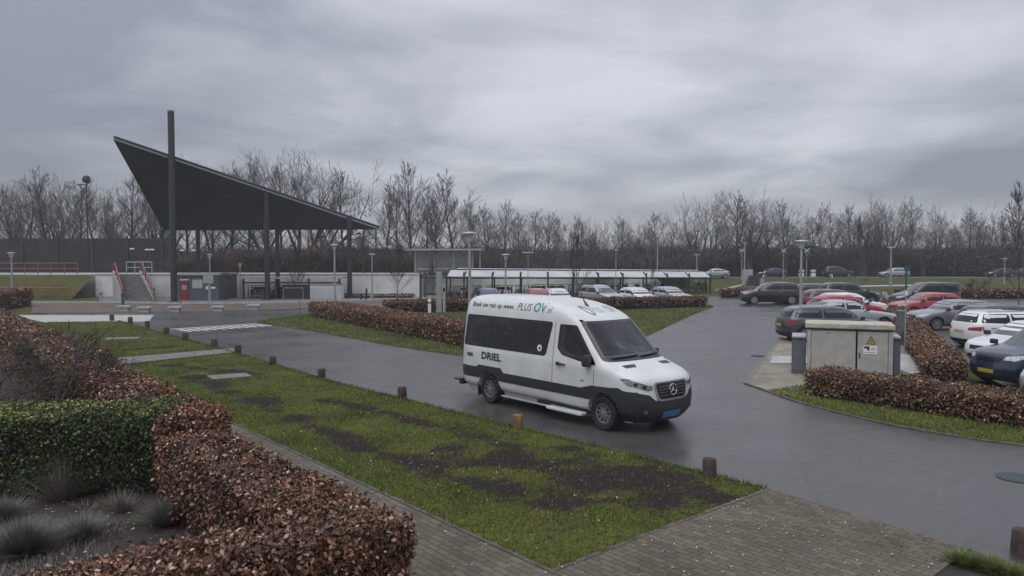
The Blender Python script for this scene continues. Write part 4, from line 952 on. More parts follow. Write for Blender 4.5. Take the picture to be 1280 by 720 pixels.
# grey pillar and green sign pole right of the cabinet
p = G(1126, 431); e = empty('pillar_box', (p.x, p.y, .01)); tag(e, 'tall dark grey pillar between cabinet and beech hedge', 'pillar')
MB().box(-.14, .14, -.1, .1, 0, 1.35).build('body', 'cab_grey', e, bev=.01); MB().box(-.15, .15, -.11, .11, 1.352, 1.39).build('cap', 'galv', e)
p = G(1131, 440); e = empty('sign_pole', (p.x, p.y, .01)); tag(e, 'thin sign pole with blue-green tube and small white plate by the hedge', 'sign pole')
hh = at(1131, 336, p.y).z
MB().tube((0, 0, 0), (0, 0, hh - .9), .022, n=8).build('pole', 'galv', e)
MB().tube((0, 0, hh - .9), (0, 0, hh), .032, n=8).build('sleeve', 'blue_green', e); MB().box(-.11, .11, -.05, -.036, hh - .1, hh + .06).build('sign', 'blue_green', e)
MB().box(-.05, .05, -.05, -.036, hh - 1.0, hh - .82).build('small_plate', 'sign_white', e)

# ---------------------------------------------------------------- lamps
gl = 'pale lamp posts around the station forecourt'
def lamp(u, vt, y, head, label, m='galv', r=.055, arm=0, group=gl, hw=.30):
    p = at(u, vt, y); ht = p.z - .012; e = empty('street_lamp', (p.x, y, .012)); tag(e, label, 'street lamp', group)
    MB().tube((0, 0, 0), (0, 0, ht - .35 if head != 'arm' else ht), r, r * .75, n=10).tube((0, 0, 0), (0, 0, .8), r * 1.35, n=10).build('pole', m, e, smooth=True)
    if head == 'disc':
        MB().lathe([(r * .8, ht - .38), (r * 1.5, ht - .34), (r * 2.2, ht - .05), (r * 2.3, ht - .03)], n=14).build('lens', 'lamp_clear', e, smooth=True)
        MB().lathe([(.001, ht - .035), (hw, ht - .03), (hw * .95, ht + .01), (.001, ht + .05)], n=20).build('lamp_head', 'alu', e, smooth=True)
    elif head == 'tee':
        MB().box(-hw, hw, -.09, .09, ht - .08, ht).tube((0, 0, ht - .36), (0, 0, ht - .08), r * .75, n=8).build('lamp_head', 'alu', e, bev=.02)
    elif head == 'ball':
        MB().tube((0, 0, ht - .36), (0, 0, ht - .1), r * .75, n=8).lathe([(.001, ht - .45), (hw * .8, ht - .35), (hw, ht), (hw * .75, ht + .3), (.001, ht + .42)], n=12).box(-1.0, 0, -.03, .03, ht - .6, ht - .52).build('lamp_head', 'black_plastic', e, smooth=True)
    else:
        pts = [Vector((arm * math.sin(t) * .9, 0, ht + .35 * (1 - math.cos(t)))) for t in (0, .4, .8, 1.2, 1.5)]
        MB().path(pts, r * .6).build('arm', m, e); q = pts[-1]; MB().box(q.x - .28, q.x + .28, -.1, .1, q.z - .07, q.z + .05).build('lamp_head', 'alu', e, bev=.02)
    return e
lamp(1002, 301, 36.5, 'disc', 'tall pale lamp post with flat disc head standing behind the dark grey estate', hw=.33, r=.075)
lamp(418, 306, 59.5, 'disc', 'lamp post with flat disc head right of the canopy near its last column', hw=.34, r=.085)
lamp(587, 291, 30.0, 'disc', 'wide flat-headed lamp post on the island behind the rear of the minibus', hw=.30, r=.07)
lamp(14, 316, 60, 'disc', 'lamp post near the left edge in front of the grass bank', hw=.3, r=.085)
lamp(262, 318, 61, 'disc', 'slim lamp post standing in front of the grey kiosk', hw=.22, r=.06)
lamp(465, 317, 62, 'tee', 'lamp post with short crossbar right of the canopy tip', hw=.25, r=.06)
lamp(632, 318, 52, 'disc', 'lamp post with thick grey base above the roof of the minibus', hw=.3, r=.07)
lamp(660, 315, 58, 'tee', 'thin lamp post with wide crossbar above the minibus roof', hw=.45, r=.03)
lamp(770, 312, 56, 'tee', 'thin grey lamp post in front of the bicycle shed centre', hw=.12, r=.04)
lamp(822, 300, 80, 'arm', 'tall lamp post with curved arm beyond the bicycle shed', arm=.8, r=.07)
lamp(871, 318, 84, 'tee', 'lamp post near the right end of the bicycle shed', hw=.35, r=.07)
lamp(931, 303, 98, 'tee', 'tall lamp post left of the level crossing signs', hw=.35, r=.10)
lamp(1114, 309, 90, 'disc', 'pale lamp post on the grass below the silver car on the far road', hw=.5, r=.11)
lamp(1256, 323, 100, 'disc', 'small lamp post at the right edge on the far road', hw=.4, r=.09)
lamp(108, 224, 82, 'ball', 'tall thin mast with dark round head left of the canopy', m='dark_steel', hw=.42, r=.09)
lamp(300, 330, 66, 'disc', 'short lamp with pale ball head beside the kiosk', hw=.2, r=.05)

# ---------------------------------------------------------------- canopy
A = Vector((-29.9, 58.0, 12.35)); B = Vector((-11.8, 68.4, 6.0)); C = Vector((-30.0, 66.3, 5.85))
cn = empty('station_canopy', (-26.4, 60, 0)); tag(cn, 'large dark triangular canopy rising to a point on tall steel columns', 'canopy'); off = Vector((-26.4, 60, 0))
nrm = (B - A).cross(C - A).normalized()
if nrm.z < 0: nrm = -nrm
t1 = nrm * .30
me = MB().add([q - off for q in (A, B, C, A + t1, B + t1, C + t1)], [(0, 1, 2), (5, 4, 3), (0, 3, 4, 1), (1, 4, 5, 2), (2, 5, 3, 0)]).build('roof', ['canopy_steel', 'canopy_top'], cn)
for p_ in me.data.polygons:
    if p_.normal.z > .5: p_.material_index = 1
def lerp(a, b, t): return a + (b - a) * t
mb = MB()
for k in range(1, 12):
    t = k / 12; a = lerp(A, C, t); b = lerp(A, B, t); mb.tube(a - off - nrm * .01, b - off - nrm * .01, .03, n=4)
pass
mb = MB(); mb.tube(A - off + t1, B - off + t1, .10, n=6).tube(A - off + t1, C - off + t1, .09, n=6).tube(C - off + t1, B - off + t1, .09, n=6); mb.build('roof_edge', 'dark_steel', cn)
def roofz(x, y): return A.z - ((x - A.x) * nrm.x + (y - A.y) * nrm.y) / nrm.z
for u, y, w, top in ((217, 60, .245, 14.8), (334, 63.6, .21, None), (437, 66.6, .21, None), (248, 66.2, .18, None), (347, 66.9, .18, None)):
    x = (u - 640) / F * y; zt = top or min(roofz(x, y) - .03, 12); zt = top or max(zt, 5.8)
    MB().tube((x - off.x, y - off.y, 0), (x - off.x, y - off.y, zt), w, n=14).build('mast' if top else 'column', 'dark_steel', cn, smooth=True)
    MB().box(x - off.x - w * 1.7, x - off.x + w * 1.7, y - off.y - w * 1.7, y - off.y + w * 1.7, .0, .10).build('base_plate', 'dark_steel', cn)
x = (217 - 640) / F * 60
MB().tube((x - off.x, 0, 14.81), (x - off.x, 0, 14.9), .26, n=14).build('mast_cap', 'galv', cn)
for zz, dx in ((3.51 + 28 / F * 66.6, .75), (3.51 + 22 / F * 66.6, .75)):
    x = (437 - 640) / F * 66.6
    lf = MB().tube((x - off.x, 6.6 - .1, zz), (x - off.x + dx, 6.6 - .1, zz + .12), .03, n=6).box(x - off.x + dx - .1, x - off.x + dx + .25, 6.4, 6.6, zz + .06, zz + .2).build('floodlight', 'dark_steel', cn)
# pale skylight roof peeping out behind the tip
q = [at(449, 284, 74), at(473, 284, 74), at(469, 271, 76), at(452, 272, 76)]
o = MB().add(list(q) + [p_ + Vector((0, .8, .1)) for p_ in q], [(0, 1, 2, 3), (7, 6, 5, 4), (0, 4, 5, 1), (1, 5, 6, 2), (2, 6, 7, 3), (3, 7, 4, 0)])
e = empty('platform_roof', (q[0].x, q[0].y, 0)); tag(e, 'small pale sloping platform roof just behind the canopy tip', 'roof')
o.v = [(a - q[0].x, b - q[0].y, c) for a, b, c in o.v]; o.build('roof', 'galv', e)
for dx in (.3, 1.5): MB().tube((dx, .6, 2.0), (dx, .6, q[0].z - .0), .07, n=8).build('post', 'dark_steel', e)

# ---------------------------------------------------------------- platform, wall, kiosk, stairs
YW = 68.6
def Xw(u, y=YW): return (u - 640) / F * y
w = empty('retaining_wall', (Xw(300), YW, 0)); tag(w, 'white concrete retaining wall of the platform behind the canopy', 'wall'); ox = Xw(300)
MB().box(Xw(119) - ox, Xw(524) - ox, 0, .3, 0, 1.95).build('wall', 'wall_white', w)
MB().box(Xw(118) - ox, Xw(525) - ox, -.05, .35, 1.952, 2.06).build('coping', 'concrete_pale', w)
for k in range(13):
    xx = Xw(125) - ox + k * 2.25; MB().box(xx, xx + .03, -.006, -.001, .02, 1.94).build('panel_joint', 'concrete', w)
plat = MB().box(-60, Xw(524), YW + .36, 77, 0, 2.0).build('platform', 'concrete'); plat['kind'] = 'structure'
trk = MB().box(-200, 14, 78, 84, 0, .5).build('railway_bed', 'soil'); trk['kind'] = 'structure'
for yy in (80.2, 81.7):
    o = MB().box(-200, 14, yy - .035, yy + .035, .55, .68).build('rail', 'dark_steel'); tag(o, 'nearer steel rail of the railway track' if yy < 81 else 'farther steel rail of the railway track', 'rail')
# grass bank on the left
bank = MB().add([(-90, 62, .003), (Xw(119) - .1, 65.0, .003), (Xw(119) - .1, YW - .02, 1.93), (-90, YW - .02, 1.93), (-90, 77, 1.98), (-60.1, 77, 1.98), (-60.1, YW + .1, 1.95)], [(0, 1, 2, 3)]).build('grass_bank', 'lawn_dull'); bank['kind'] = 'structure'
k_ = empty('kiosk', (Xw(246, 63), 63, .01)); tag(k_, 'grey station kiosk with red door and white-framed window', 'kiosk'); kx = Xw(246, 63)
a, b = Xw(221, 63) - kx, Xw(273, 63) - kx
MB().box(a, b, 0, 4.2, 0, 2.05).build('wall', 'kiosk_grey', k_)
MB().box(a - .12, b + .12, -.15, 4.3, 2.052, 2.20).build('roof', 'concrete_pale', k_)
d0, d1 = Xw(225, 63) - kx, Xw(235.5, 63) - kx
dr = MB().box(d0, d1, -.04, -.002, 0, 1.62).build('door', 'red_door', k_)
MB().box(d0 + .15, d1 - .15, -.05, -.041, .85, 1.25).build('door_window', 'galv', dr); MB().box(d0, d1, -.05, -.003, 1.64, 1.72).build('lintel', 'sign_white', k_)
a, b = Xw(240.5, 63) - kx, Xw(253, 63) - kx
wi = MB().box(a, b, -.05, -.002, .98, 1.70).build('window', 'alu', k_); MB().box(a + .06, b - .06, -.058, -.051, 1.04, 1.64).build('pane', 'shed_roof', wi)
for u0, u1, z0, z1, m in ((257, 260.5, .9, 1.15, 'sign_white'), (263, 269, .95, 1.12, 'sign_white'), (263, 269, 1.13, 1.28, 'dark_steel')):
    MB().box(Xw(u0, 63) - kx, Xw(u1, 63) - kx, -.03, -.002, z0, z1).build('wall_sign', m, k_)
e = empty('information_sign', (Xw(260.5, 60.4), 60.4, .01)); tag(e, 'square pale information box on a post in front of the kiosk', 'sign')
MB().tube((0, 0, 0), (0, 0, 1.55), .04).build('post', 'galv', e); bx = MB().box(-.38, .38, -.09, .09, 1.5, 2.08).build('box', 'alu', e, bev=.01)
for z in (1.58, 1.68, 1.78, 1.88, 1.98): MB().box(-.34, .34, -.1, -.091, z, z + .02).build('screen_line', 'grey_ink', bx)
# stairs
s0 = G(174, 377.5); s1 = Vector((Xw(158.5), YW, 0)); st = empty('stairs', (s0.x, s0.y, 0)); tag(st, 'concrete stairs with red handrails climbing to the platform', 'stairs')
n = 12; wd = 1.08
sd_ = s1 - s0
mb = MB(); mr = MB()
for i in range(n):
    p = sd_ * (i / n); q = sd_ * ((i + 1) / n); z = 2.0 * (i + 1) / n
    mb.add([(p.x - wd, p.y, 0), (p.x + wd, p.y, 0), (q.x + wd, q.y, 0), (q.x - wd, q.y, 0), (p.x - wd, p.y, z), (p.x + wd, p.y, z), (q.x + wd, q.y, z), (q.x - wd, q.y, z)], [(0, 1, 5, 4), (4, 5, 6, 7), (0, 4, 7, 3), (1, 2, 6, 5)])
    mr.box(p.x - wd * .98, p.x + wd * .98, p.y - .02, p.y + .06, z + .002, z + .02)
mb.build('steps', 'concrete_step', st); mr.build('step_edge', 'dark_steel', st)
for sg in (-1, 1):
    mb = MB(); c = Vector((sg * (wd + .12), 0, 0))
    MB().add([c + Vector(q) for q in [(-.08, 0, 0), (.08, 0, 0), (sd_.x + .08, sd_.y, 0), (sd_.x - .08, sd_.y, 0), (-.08, 0, .4), (.08, 0, .4), (sd_.x + .08, sd_.y, 2.35), (sd_.x - .08, sd_.y, 2.35)]], [(0, 1, 5, 4), (4, 5, 6, 7), (0, 4, 7, 3), (1, 2, 6, 5), (2, 3, 7, 6)]).build('string_wall', 'concrete', st)
    for hz in (.65, 1.1): mb.tube(c + Vector((0, -.2, hz - .1)), c + sd_ + Vector((0, .3, hz + 1.95)), .055, n=6)
    for k in range(6): q = sd_ * (k / 5); mb.tube(c + q + Vector((0, 0, 2.0 * k / 5)), c + q + Vector((0, 0, 2.0 * k / 5 + 1.1)), .045, n=6)
    mb.build('handrail', 'rail_red', st)
# railings on the bank
def rail(name, pts, posts, m, label, hs=(.5, 1.0), r=.045):
    o = Vector(pts[0]); e = empty(name, o); tag(e, label, 'railing')
    for h in hs: MB().path([Vector(p) - o + Vector((0, 0, h)) for p in pts], r).build('bar', m, e)
    a, b = Vector(pts[0]), Vector(pts[-1])
    for k in range(posts + 1): q = lerp(a, b, k / posts) - o; MB().tube(q - Vector((0, 0, .1)), q + Vector((0, 0, hs[-1])), r, n=6).build('upright', m, e)
rail('railing', [(-52, 70.5, 2.0), (Xw(97, 70.5), 70.5, 2.0)], 10, 'rail_red', 'red railing on top of the grass bank at the left')
rail('railing', [(-52, 64.6, .55), (Xw(86, 64.6), 64.6, .55)], 8, 'rail_orange', 'orange netting rail low on the grass bank', hs=(.12, .28, .42), r=.05)
rail('railing', [(Xw(158, 71), 71, 2.0), (Xw(190, 71), 71, 2.0)], 3, 'galv', 'pale railing at the top of the stairs', hs=(.6, 1.1), r=.04)
for u, v, h, m, lb in ((126, 379, .95, 'concrete_pale', 'short white marker post left of the stairs'), (153.5, 381, .9, 'blue_green', 'dark green marker post at the foot of the stairs'), (537, 392, .9, 'sign_white', 'small white marker post left of the grey ticket column'), (1040, 352, 1.0, 'sign_white', 'white marker post on the grass left of the footpath')):
    p = G(u, v); e = empty('marker_post', (p.x, p.y, .01)); tag(e, lb, 'post'); MB().lathe([(.10, 0), (.10, h), (.001, h + .04)], n=10).build('shaft', m, e, smooth=True); MB().lathe([(.104, h * .7), (.104, h * .8)], n=10).build('band', 'dark_steel', e)
# ticket column on the island
p = G(549, 391); e = empty('ticket_column', (p.x, p.y, .01)); tag(e, 'tall grey double column beside the island hedge', 'column')
MB().box(-.17, .17, -.13, .13, 0, 2.6).build('column', 'galv', e, bev=.01); MB().box(.24, .40, -.1, .1, 0, 1.75).build('meter', 'concrete', e, bev=.01); MB().box(.26, .38, -.108, -.101, 1.35, 1.6).build('screen', 'black_gloss', e)
# barrier / noise wall behind the tracks
e = empty('noise_barrier', (-60, 88, 0)); tag(e, 'long dark noise barrier beyond the railway at the left', 'barrier')
MB().box(-40, 21, 0, .4, 0, 5.7).build('panels', 'barrier_dark', e)
for k in range(16): MB().box(-40 + k * 4 - .1, -40 + k * 4 + .1, -.12, -.002, 0, 5.85).build('stanchion', 'bark', e)
for u, v in ((165, 311), (184, 312), (190, 312), (242, 313), (228, 313)):
    p = at(u, v, 76); e = empty('platform_lamp', (p.x, 76, 2.0)); tag(e, 'small white platform lamp glinting beyond the stairs', 'lamp', 'white platform lamps before the noise barrier')
    MB().tube((0, 0, 0), (0, 0, p.z - 2.0), .03).build('pole', 'barrier_dark', e); MB().box(-.2, .2, -.09, .09, p.z - 2.06, p.z - 1.94).build('lamp_head', 'sign_white', e, bev=.03)
# platform shelter with glass
e = empty('platform_shelter', (Xw(555, 74), 74, 0)); sx = Xw(555, 74); tag(e, 'glazed platform shelter with pale flat roof above the bicycle shed', 'shelter')
z1 = at(555, 313, 74).z; mb = MB().box(Xw(507, 74) - sx, Xw(602, 74) - sx, -.6, 1.4, z1, z1 + .16).build('roof', 'concrete_pale', e)
for u in (519, 543, 567, 591, 600): MB().tube((Xw(u, 74) - sx, 0, 0), (Xw(u, 74) - sx, 0, z1), .07, n=6).build('post', 'galv', e)
m = bpy.data.materials.new('shelter_glass'); nt, p_ = nodes_of(m); p_.inputs['Base Color'].default_value = (.5, .52, .52, 1); p_.inputs['Roughness'].default_value = .15; p_.inputs['Alpha'].default_value = .12; M['shelter_glass'] = m
for u0, u1 in ((520, 542.5), (543.5, 566.5), (567.5, 590)): MB().box(Xw(u0, 74) - sx, Xw(u1, 74) - sx, -.01, .01, 2.0, z1 - .1).build('glass_panel', 'shelter_glass', e)
MB().box(Xw(521, 74) - sx, Xw(600, 74) - sx, .3, .36, 2.35, 2.5).build('bench_rail', 'galv', e)

# ---------------------------------------------------------------- second wall and the long bicycle shed
def Xy(u, y): return (u - 640) / F * y
e = empty('white_wall', (Xy(680, 76), 76, 0)); ox = Xy(680, 76); tag(e, 'low white wall sloping down at its right end behind the bicycles', 'wall')
xl, xm_, xr_ = Xy(524, 76) - ox, Xy(815, 76) - ox, Xy(838, 76) - ox
MB().add([(xl, y, 0) for y in (0, .3)] + [(xr_, y, 0) for y in (0, .3)] + [(xr_, y, .35) for y in (0, .3)] + [(xm_, y, 1.75) for y in (0, .3)] + [(xl, y, 1.75) for y in (0, .3)], [(0, 2, 4, 6, 8), (9, 7, 5, 3, 1), (0, 1, 3, 2), (2, 3, 5, 4), (4, 5, 7, 6), (6, 7, 9, 8), (8, 9, 1, 0)]).build('wall', 'wall_white', e)
sh = empty('bicycle_shed', (Xy(580, 63.5), 63.5, 0)); tag(sh, 'long bicycle shed with white translucent roof on black posts', 'bicycle shed')
o0 = Vector((Xy(580, 63.5), 63.5, 0)); PS = [(580, 63.5), (615.5, 64.6), (650.6, 65.8), (685, 67), (717, 68.2), (748, 69.4), (778.6, 70.6), (808, 71.8), (834, 73), (861.6, 74.2), (888, 75.4)]
pw = [Vector((Xy(u, y), y, 0)) - o0 for u, y in PS]
LE = Vector((Xy(525, 62.3), 62.6, 0)) - o0; M1 = Vector((Xy(558, 62.9), 63.0, 0)) - o0
fr = [LE, M1] + pw
for i, q in enumerate(fr):
    zt = 2.33 - .42 * max(0, i - 1) / 12
    bq = q + Vector((.12, 2.4, 0))
    MB().box(q.x - .07, q.x + .07, q.y - .07, q.y + .07, 0, zt).build('post', 'dark_steel', sh)
    MB().box(bq.x - .06, bq.x + .06, bq.y - .06, bq.y + .06, 0, zt + .05).build('post', 'dark_steel', sh)
    MB().path([(q.x, q.y, zt - .35), (q.x + .06, q.y + 1.2, zt - .16), (bq.x, bq.y, zt - .1)], .035).build('brace', 'dark_steel', sh)
def zt_(i): return 2.33 - .42 * max(0, i - 1) / 12
for i in range(1, len(fr) - 1):
    a, b = fr[i], fr[i + 1]; za, zb = zt_(i), zt_(i + 1)
    MB().add([(a.x + .08, a.y - .25, za - .38), (b.x - .08, b.y - .25, zb - .38), (b.x, b.y + 2.6, zb + .12), (a.x + .16, a.y + 2.6, za + .12), (a.x + .08, a.y - .25, za - .34), (b.x - .08, b.y - .25, zb - .34), (b.x, b.y + 2.6, zb + .16), (a.x + .16, a.y + 2.6, za + .16)], [(0, 3, 2, 1), (4, 5, 6, 7), (0, 1, 5, 4), (1, 2, 6, 5), (2, 3, 7, 6), (3, 0, 4, 7)]).build('roof_panel', 'shed_roof', sh)
    MB().tube((a.x, a.y - .05, za - .47), (b.x, b.y - .05, zb - .47), .06, n=6).build('beam', 'dark_steel', sh); MB().tube((a.x, a.y + 2.5, za + .2), (b.x, b.y + 2.5, zb + .2), .05, n=6).build('beam', 'dark_steel', sh)
for i in range(1, len(fr) - 1):
    a, b = fr[i], fr[i + 1]; za, zb = zt_(i) + .06, zt_(i + 1) + .06; dy = 4.6
    MB().add([(a.x + .3, a.y + dy, za - .12), (b.x + .22, b.y + dy, zb - .12), (b.x + .4, b.y + dy + 2.2, zb + .14), (a.x + .48, a.y + dy + 2.2, za + .14), (a.x + .3, a.y + dy, za - .08), (b.x + .22, b.y + dy, zb - .08), (b.x + .4, b.y + dy + 2.2, zb + .18), (a.x + .48, a.y + dy + 2.2, za + .18)], [(0, 3, 2, 1), (4, 5, 6, 7), (0, 1, 5, 4), (1, 2, 6, 5), (2, 3, 7, 6), (3, 0, 4, 7)]).build('roof_panel', 'shed_roof', sh)
a, b = fr[0], fr[1]; MB().path([(a.x, a.y, 1.9), (a.x + .3, a.y, 2.15), (a.x + 1.0, a.y, 2.25), (b.x - .6, b.y, 2.2), (b.x, b.y, 1.95)], .07).build('arched_beam', 'dark_steel', sh)
MB().path([(a.x, a.y, 1.86), (b.x, b.y, 1.86)], .05).build('beam', 'dark_steel', sh)

def bicycle_mesh(hand):
    mb = MB(); r = .34
    def ring(cx, rr, t):
        pts = [Vector((cx + rr * math.cos(2 * PI * i / 12), 0, r + rr * math.sin(2 * PI * i / 12))) for i in range(13)]; mb.path(pts, t, n=4)
    for cx in (-.53, .53):
        ring(cx, r - .02, .022)
        for k in range(3): a_ = k * PI / 3; mb.tube((cx - (r - .03) * math.cos(a_), 0, r - (r - .03) * math.sin(a_)), (cx + (r - .03) * math.cos(a_), 0, r + (r - .03) * math.sin(a_)), .005, n=3)
    j = {k: Vector(v) for k, v in dict(bb=(-.08, 0, .3), seat=(-.22, 0, .78), head=(.34, 0, .82), ra=(-.53, 0, r), fa=(.53, 0, r), bar=(.30, 0, 1.05), low=(.38, 0, .68)).items()}
    for a_, b_ in (('bb', 'seat'), ('bb', 'low'), ('ra', 'bb'), ('ra', 'seat'), ('fa', 'low'), ('low', 'bar'), ('low', 'seat')): mb.tube(j[a_], j[b_], .022, n=5)
    mb.tube(j['seat'], j['seat'] + Vector((-.04, 0, .16)), .018, n=5); mb.box(-.40, -.14, -.07, .07, .93, .98)
    mb.path([(.16, -.28, 1.06), (.30, -.2, 1.1), (.30, .2, 1.1), (.16, .28, 1.06)], .018, n=5)
    mb.box(-.85, -.35, -.06, .06, .70, .73); mb.box(-.6, -.5, -.02, .02, .58, .7)
    if hand: mb.box(.42, .75, -.2, .2, .72, .95)
    return mb
mat('bike_blue', (.02, .035, .07), .4); mat('bike_red', (.12, .015, .015), .4); mat('bike_silver', (.2, .2, .21), .4)
BM = []
for i, m in enumerate(('dark_steel', 'black_plastic', 'bike_blue', 'bike_red', 'bike_silver')):
    o = bicycle_mesh(i % 2).build('bicycle', m); BM.append(o.data); bpy.data.objects.remove(o)
def bike(x, y, rz, label, group, k=None):
    o = bpy.data.objects.new('bicycle', BM[random.choice([0, 0, 1, 1, 2, 3, 4]) if k is None else k]); COL.objects.link(o)
    o.location = (x, y, .012); o.rotation_euler = (random.uniform(-.08, .08), 0, rz); tag(o, label, 'bicycle', group)
gb = 'bicycles packed under the long white-roofed shed'
for i in range(1, len(fr) - 1):
    a, b = fr[i] + o0, fr[i + 1] + o0
    nb = 8 if i > 1 else 6
    for k in range(nb):
        if random.random() < .1: continue
        q = lerp(a, b, (k + .5) / nb); bike(q.x + random.uniform(-.08, .08), q.y + 1.3 + random.uniform(-.2, .2), PI / 2 + random.uniform(-.25, .25) + (PI if random.random() < .4 else 0), 'dark bicycle packed in the row under the long white-roofed shed', gb)
gb2 = 'bicycles in the rack under the dark canopy'
for k in range(16):
    x = Xw(308 + k * 4.3, 66); bike(x, 66.4, PI / 2 + random.uniform(-.3, .3), 'bicycle in the rack under the dark canopy between its columns', gb2)
# rack shelter under the canopy with lockers
e = empty('cycle_rack_shelter', (Xw(365, 65), 65, 0)); ox = Xw(365, 65); tag(e, 'low dark-beamed bicycle shelter behind the canopy columns', 'shelter')
for u in (304, 345, 386, 424): MB().box(Xw(u, 65) - ox - .08, Xw(u, 65) - ox + .08, -.08, .08, 0, 1.85).build('post', 'dark_steel', e)
MB().box(Xw(303, 65) - ox, Xw(426, 65) - ox, -.1, .1, 1.32, 1.45).build('beam', 'dark_steel', e); MB().box(Xw(303, 65) - ox, Xw(426, 65) - ox, -.12, 2.6, 1.72, 1.84).build('roof', 'concrete', e)
MB().box(Xw(352, 65) - ox, Xw(385, 65) - ox, .2, .26, .05, 1.2).build('mesh_panel', 'dark_steel', e)
MB().tube((Xw(355, 65) - ox, -.3, 0), (Xw(355, 65) - ox, -.3, .95), .03).tube((Xw(380, 65) - ox, -.3, 0), (Xw(380, 65) - ox, -.3, .95), .03).tube((Xw(355, 65) - ox, -.3, .95), (Xw(380, 65) - ox, -.3, .95), .03).build('bike_rail', 'galv', e)
e = empty('bicycle_lockers', (Xw(404, 64.3), 64.3, .01)); ox = Xw(404, 64.3); tag(e, 'row of white bicycle lockers under the low end of the canopy', 'lockers')
x0, x1 = Xw(387.5, 64.3) - ox, Xw(425, 64.3) - ox; MB().box(x0, x1, 0, 1.5, 0, 1.15).build('body', 'wall_white', e)
for k in range(4): a = x0 + (x1 - x0) * k / 4; MB().box(a + .04, a + (x1 - x0) / 4 - .04, -.03, -.002, .06, 1.0).build('door', 'shed_roof', e)
MB().box(x0, x1, -.05, 1.5, 1.152, 1.24).build('lid', 'galv', e)
for u, v in ((451, 375.5), (457, 375)):
    p = G(u, v); o = MB().tube((0, 0, 0), (.05 * (1 if u < 455 else 2), 0, .55 if u < 455 else .95), .09, .08, n=8).build('bollard', 'dark_steel'); o.location = p; tag(o, 'short dark leaning bollard by the wall right of the canopy' if u < 455 else 'taller dark bollard by the wall right of the canopy', 'bollard')
# motor scooter in the far lot
p = G(1112, 381); e = empty('motor_scooter', (p.x, p.y, .01), R(200)); tag(e, 'white and black motor scooter beside the black van', 'scooter')
for x in (-.6, .6):
    MB().lathe([(.10, -.05), (.22, -.055), (.25, 0), (.22, .055), (.10, .05)], (x, 0, .25), axis='y', n=18).build('wheel', 'tyre', e, smooth=True)
MB().box(-.75, -.05, -.16, .16, .40, .72).build('body', 'white_paint', e, smooth=True, bev=.06); MB().box(-.7, .0, -.14, .14, .73, .84).build('seat', 'black_plastic', e, smooth=True, bev=.04)
MB().add([(.35, -.2, .35), (.35, .2, .35), (.5, .18, .95), (.5, -.18, .95), (.45, -.2, .35), (.45, .2, .35), (.58, .16, .95), (.58, -.16, .95)], [(0, 1, 2, 3), (7, 6, 5, 4), (0, 4, 5, 1), (1, 5, 6, 2), (2, 6, 7, 3), (3, 7, 4, 0)]).box(-.1, .4, -.15, .15, .28, .35).build('front_shield', 'white_paint', e, bev=.02)
MB().tube((.6, 0, .25), (.45, 0, 1.05), .03).tube((.42, -.32, 1.05), (.42, .32, 1.05), .02).build('handlebar', 'black_plastic', e)
MB().box(-.95, -.6, -.2, .2, .86, 1.15).build('top_box', 'black_plastic', e, bev=.03)

# ---------------------------------------------------------------- level crossing and far road
def far_car(k, pt, u, yaw, label, y=117, sc=1.0):
    car(k, pt, ((u - 640) / F * y, y, .512), R(yaw), label, group='cars on the far road beyond the grass', scale=sc)
far_car('saloon', P_navy, 965, 182, 'dark blue and silver car stopped at the level crossing')
far_car('suv', P_black, 1047, 0, 'dark car with pale nose on the far road beside the crossing')
far_car('estate', P_silver, 1117, 180, 'silver estate car on the far road behind the lamp post')
far_car('hatchback', P_black, 1250, 180, 'dark car on the far road near the right edge')
far_car('hatchback', P_dgrey, 1276, 180, 'second dark car on the far road cut by the right edge')
far_car('saloon', P_silver, 892, 180, 'pale car beyond the right end of the bicycle shed', y=112)
def crossing(u, y, label):
    x = Xy(u, y); e = empty('crossing_signal', (x, y, .4)); tag(e, label, 'signal', 'level crossing signals'); h = at(u, 318, y).z
    MB().tube((0, 0, 0), (0, 0, h), .07, n=8).build('post', 'galv', e)
    MB().box(-.3, .3, -.06, .06, h - 1.2, h - .6).build('lamp_board', 'black_plastic', e)
    for sx_ in (-.15, .15): MB().lathe([(.10, -.08), (.10, -.07), (.001, -.065)], (sx_, 0, h - .9), axis='y', n=12).build('lamp', 'lamp_red', e)
    MB().tube((-.35, -.08, h - .1), (.35, -.08, h + .4), .05, n=4).tube((-.35, -.08, h + .4), (.35, -.08, h - .1), .05, n=4).build('cross', 'sign_white', e)
for u, lb in ((927, 'level crossing signal with white cross nearest the shed'), (979, 'level crossing signal with white cross left of the tall lamp post'), (1008, 'level crossing signal with white cross right of the tall lamp post')): crossing(u, 108, lb)
def barrier_arm(u0, v0, u1, v1, y, label):
    a, b = at(u0, v0, y), at(u1, v1, y); e = empty('crossing_barrier', (a.x, a.y, 0)); tag(e, label, 'barrier'); n = 6
    for k in range(n): MB().tube(lerp(a, b, k / n) - Vector((a.x, a.y, 0)), lerp(a, b, (k + 1) / n) - Vector((a.x, a.y, 0)), .07, n=6).build('stripe', 'rail_red' if k % 2 else 'sign_white', e)
    MB().box(-.25, .25, -.2, .2, 0, max(.9, a.z)).build('drive_box', 'galv', e)
barrier_arm(952, 352, 957, 336, 96, 'raised red and white barrier arm by the dark relay box')
p = Xy(944, 96); e = empty('relay_box', (p, 96, 0)); tag(e, 'dark sloping relay box with pale end post near the crossing', 'box')
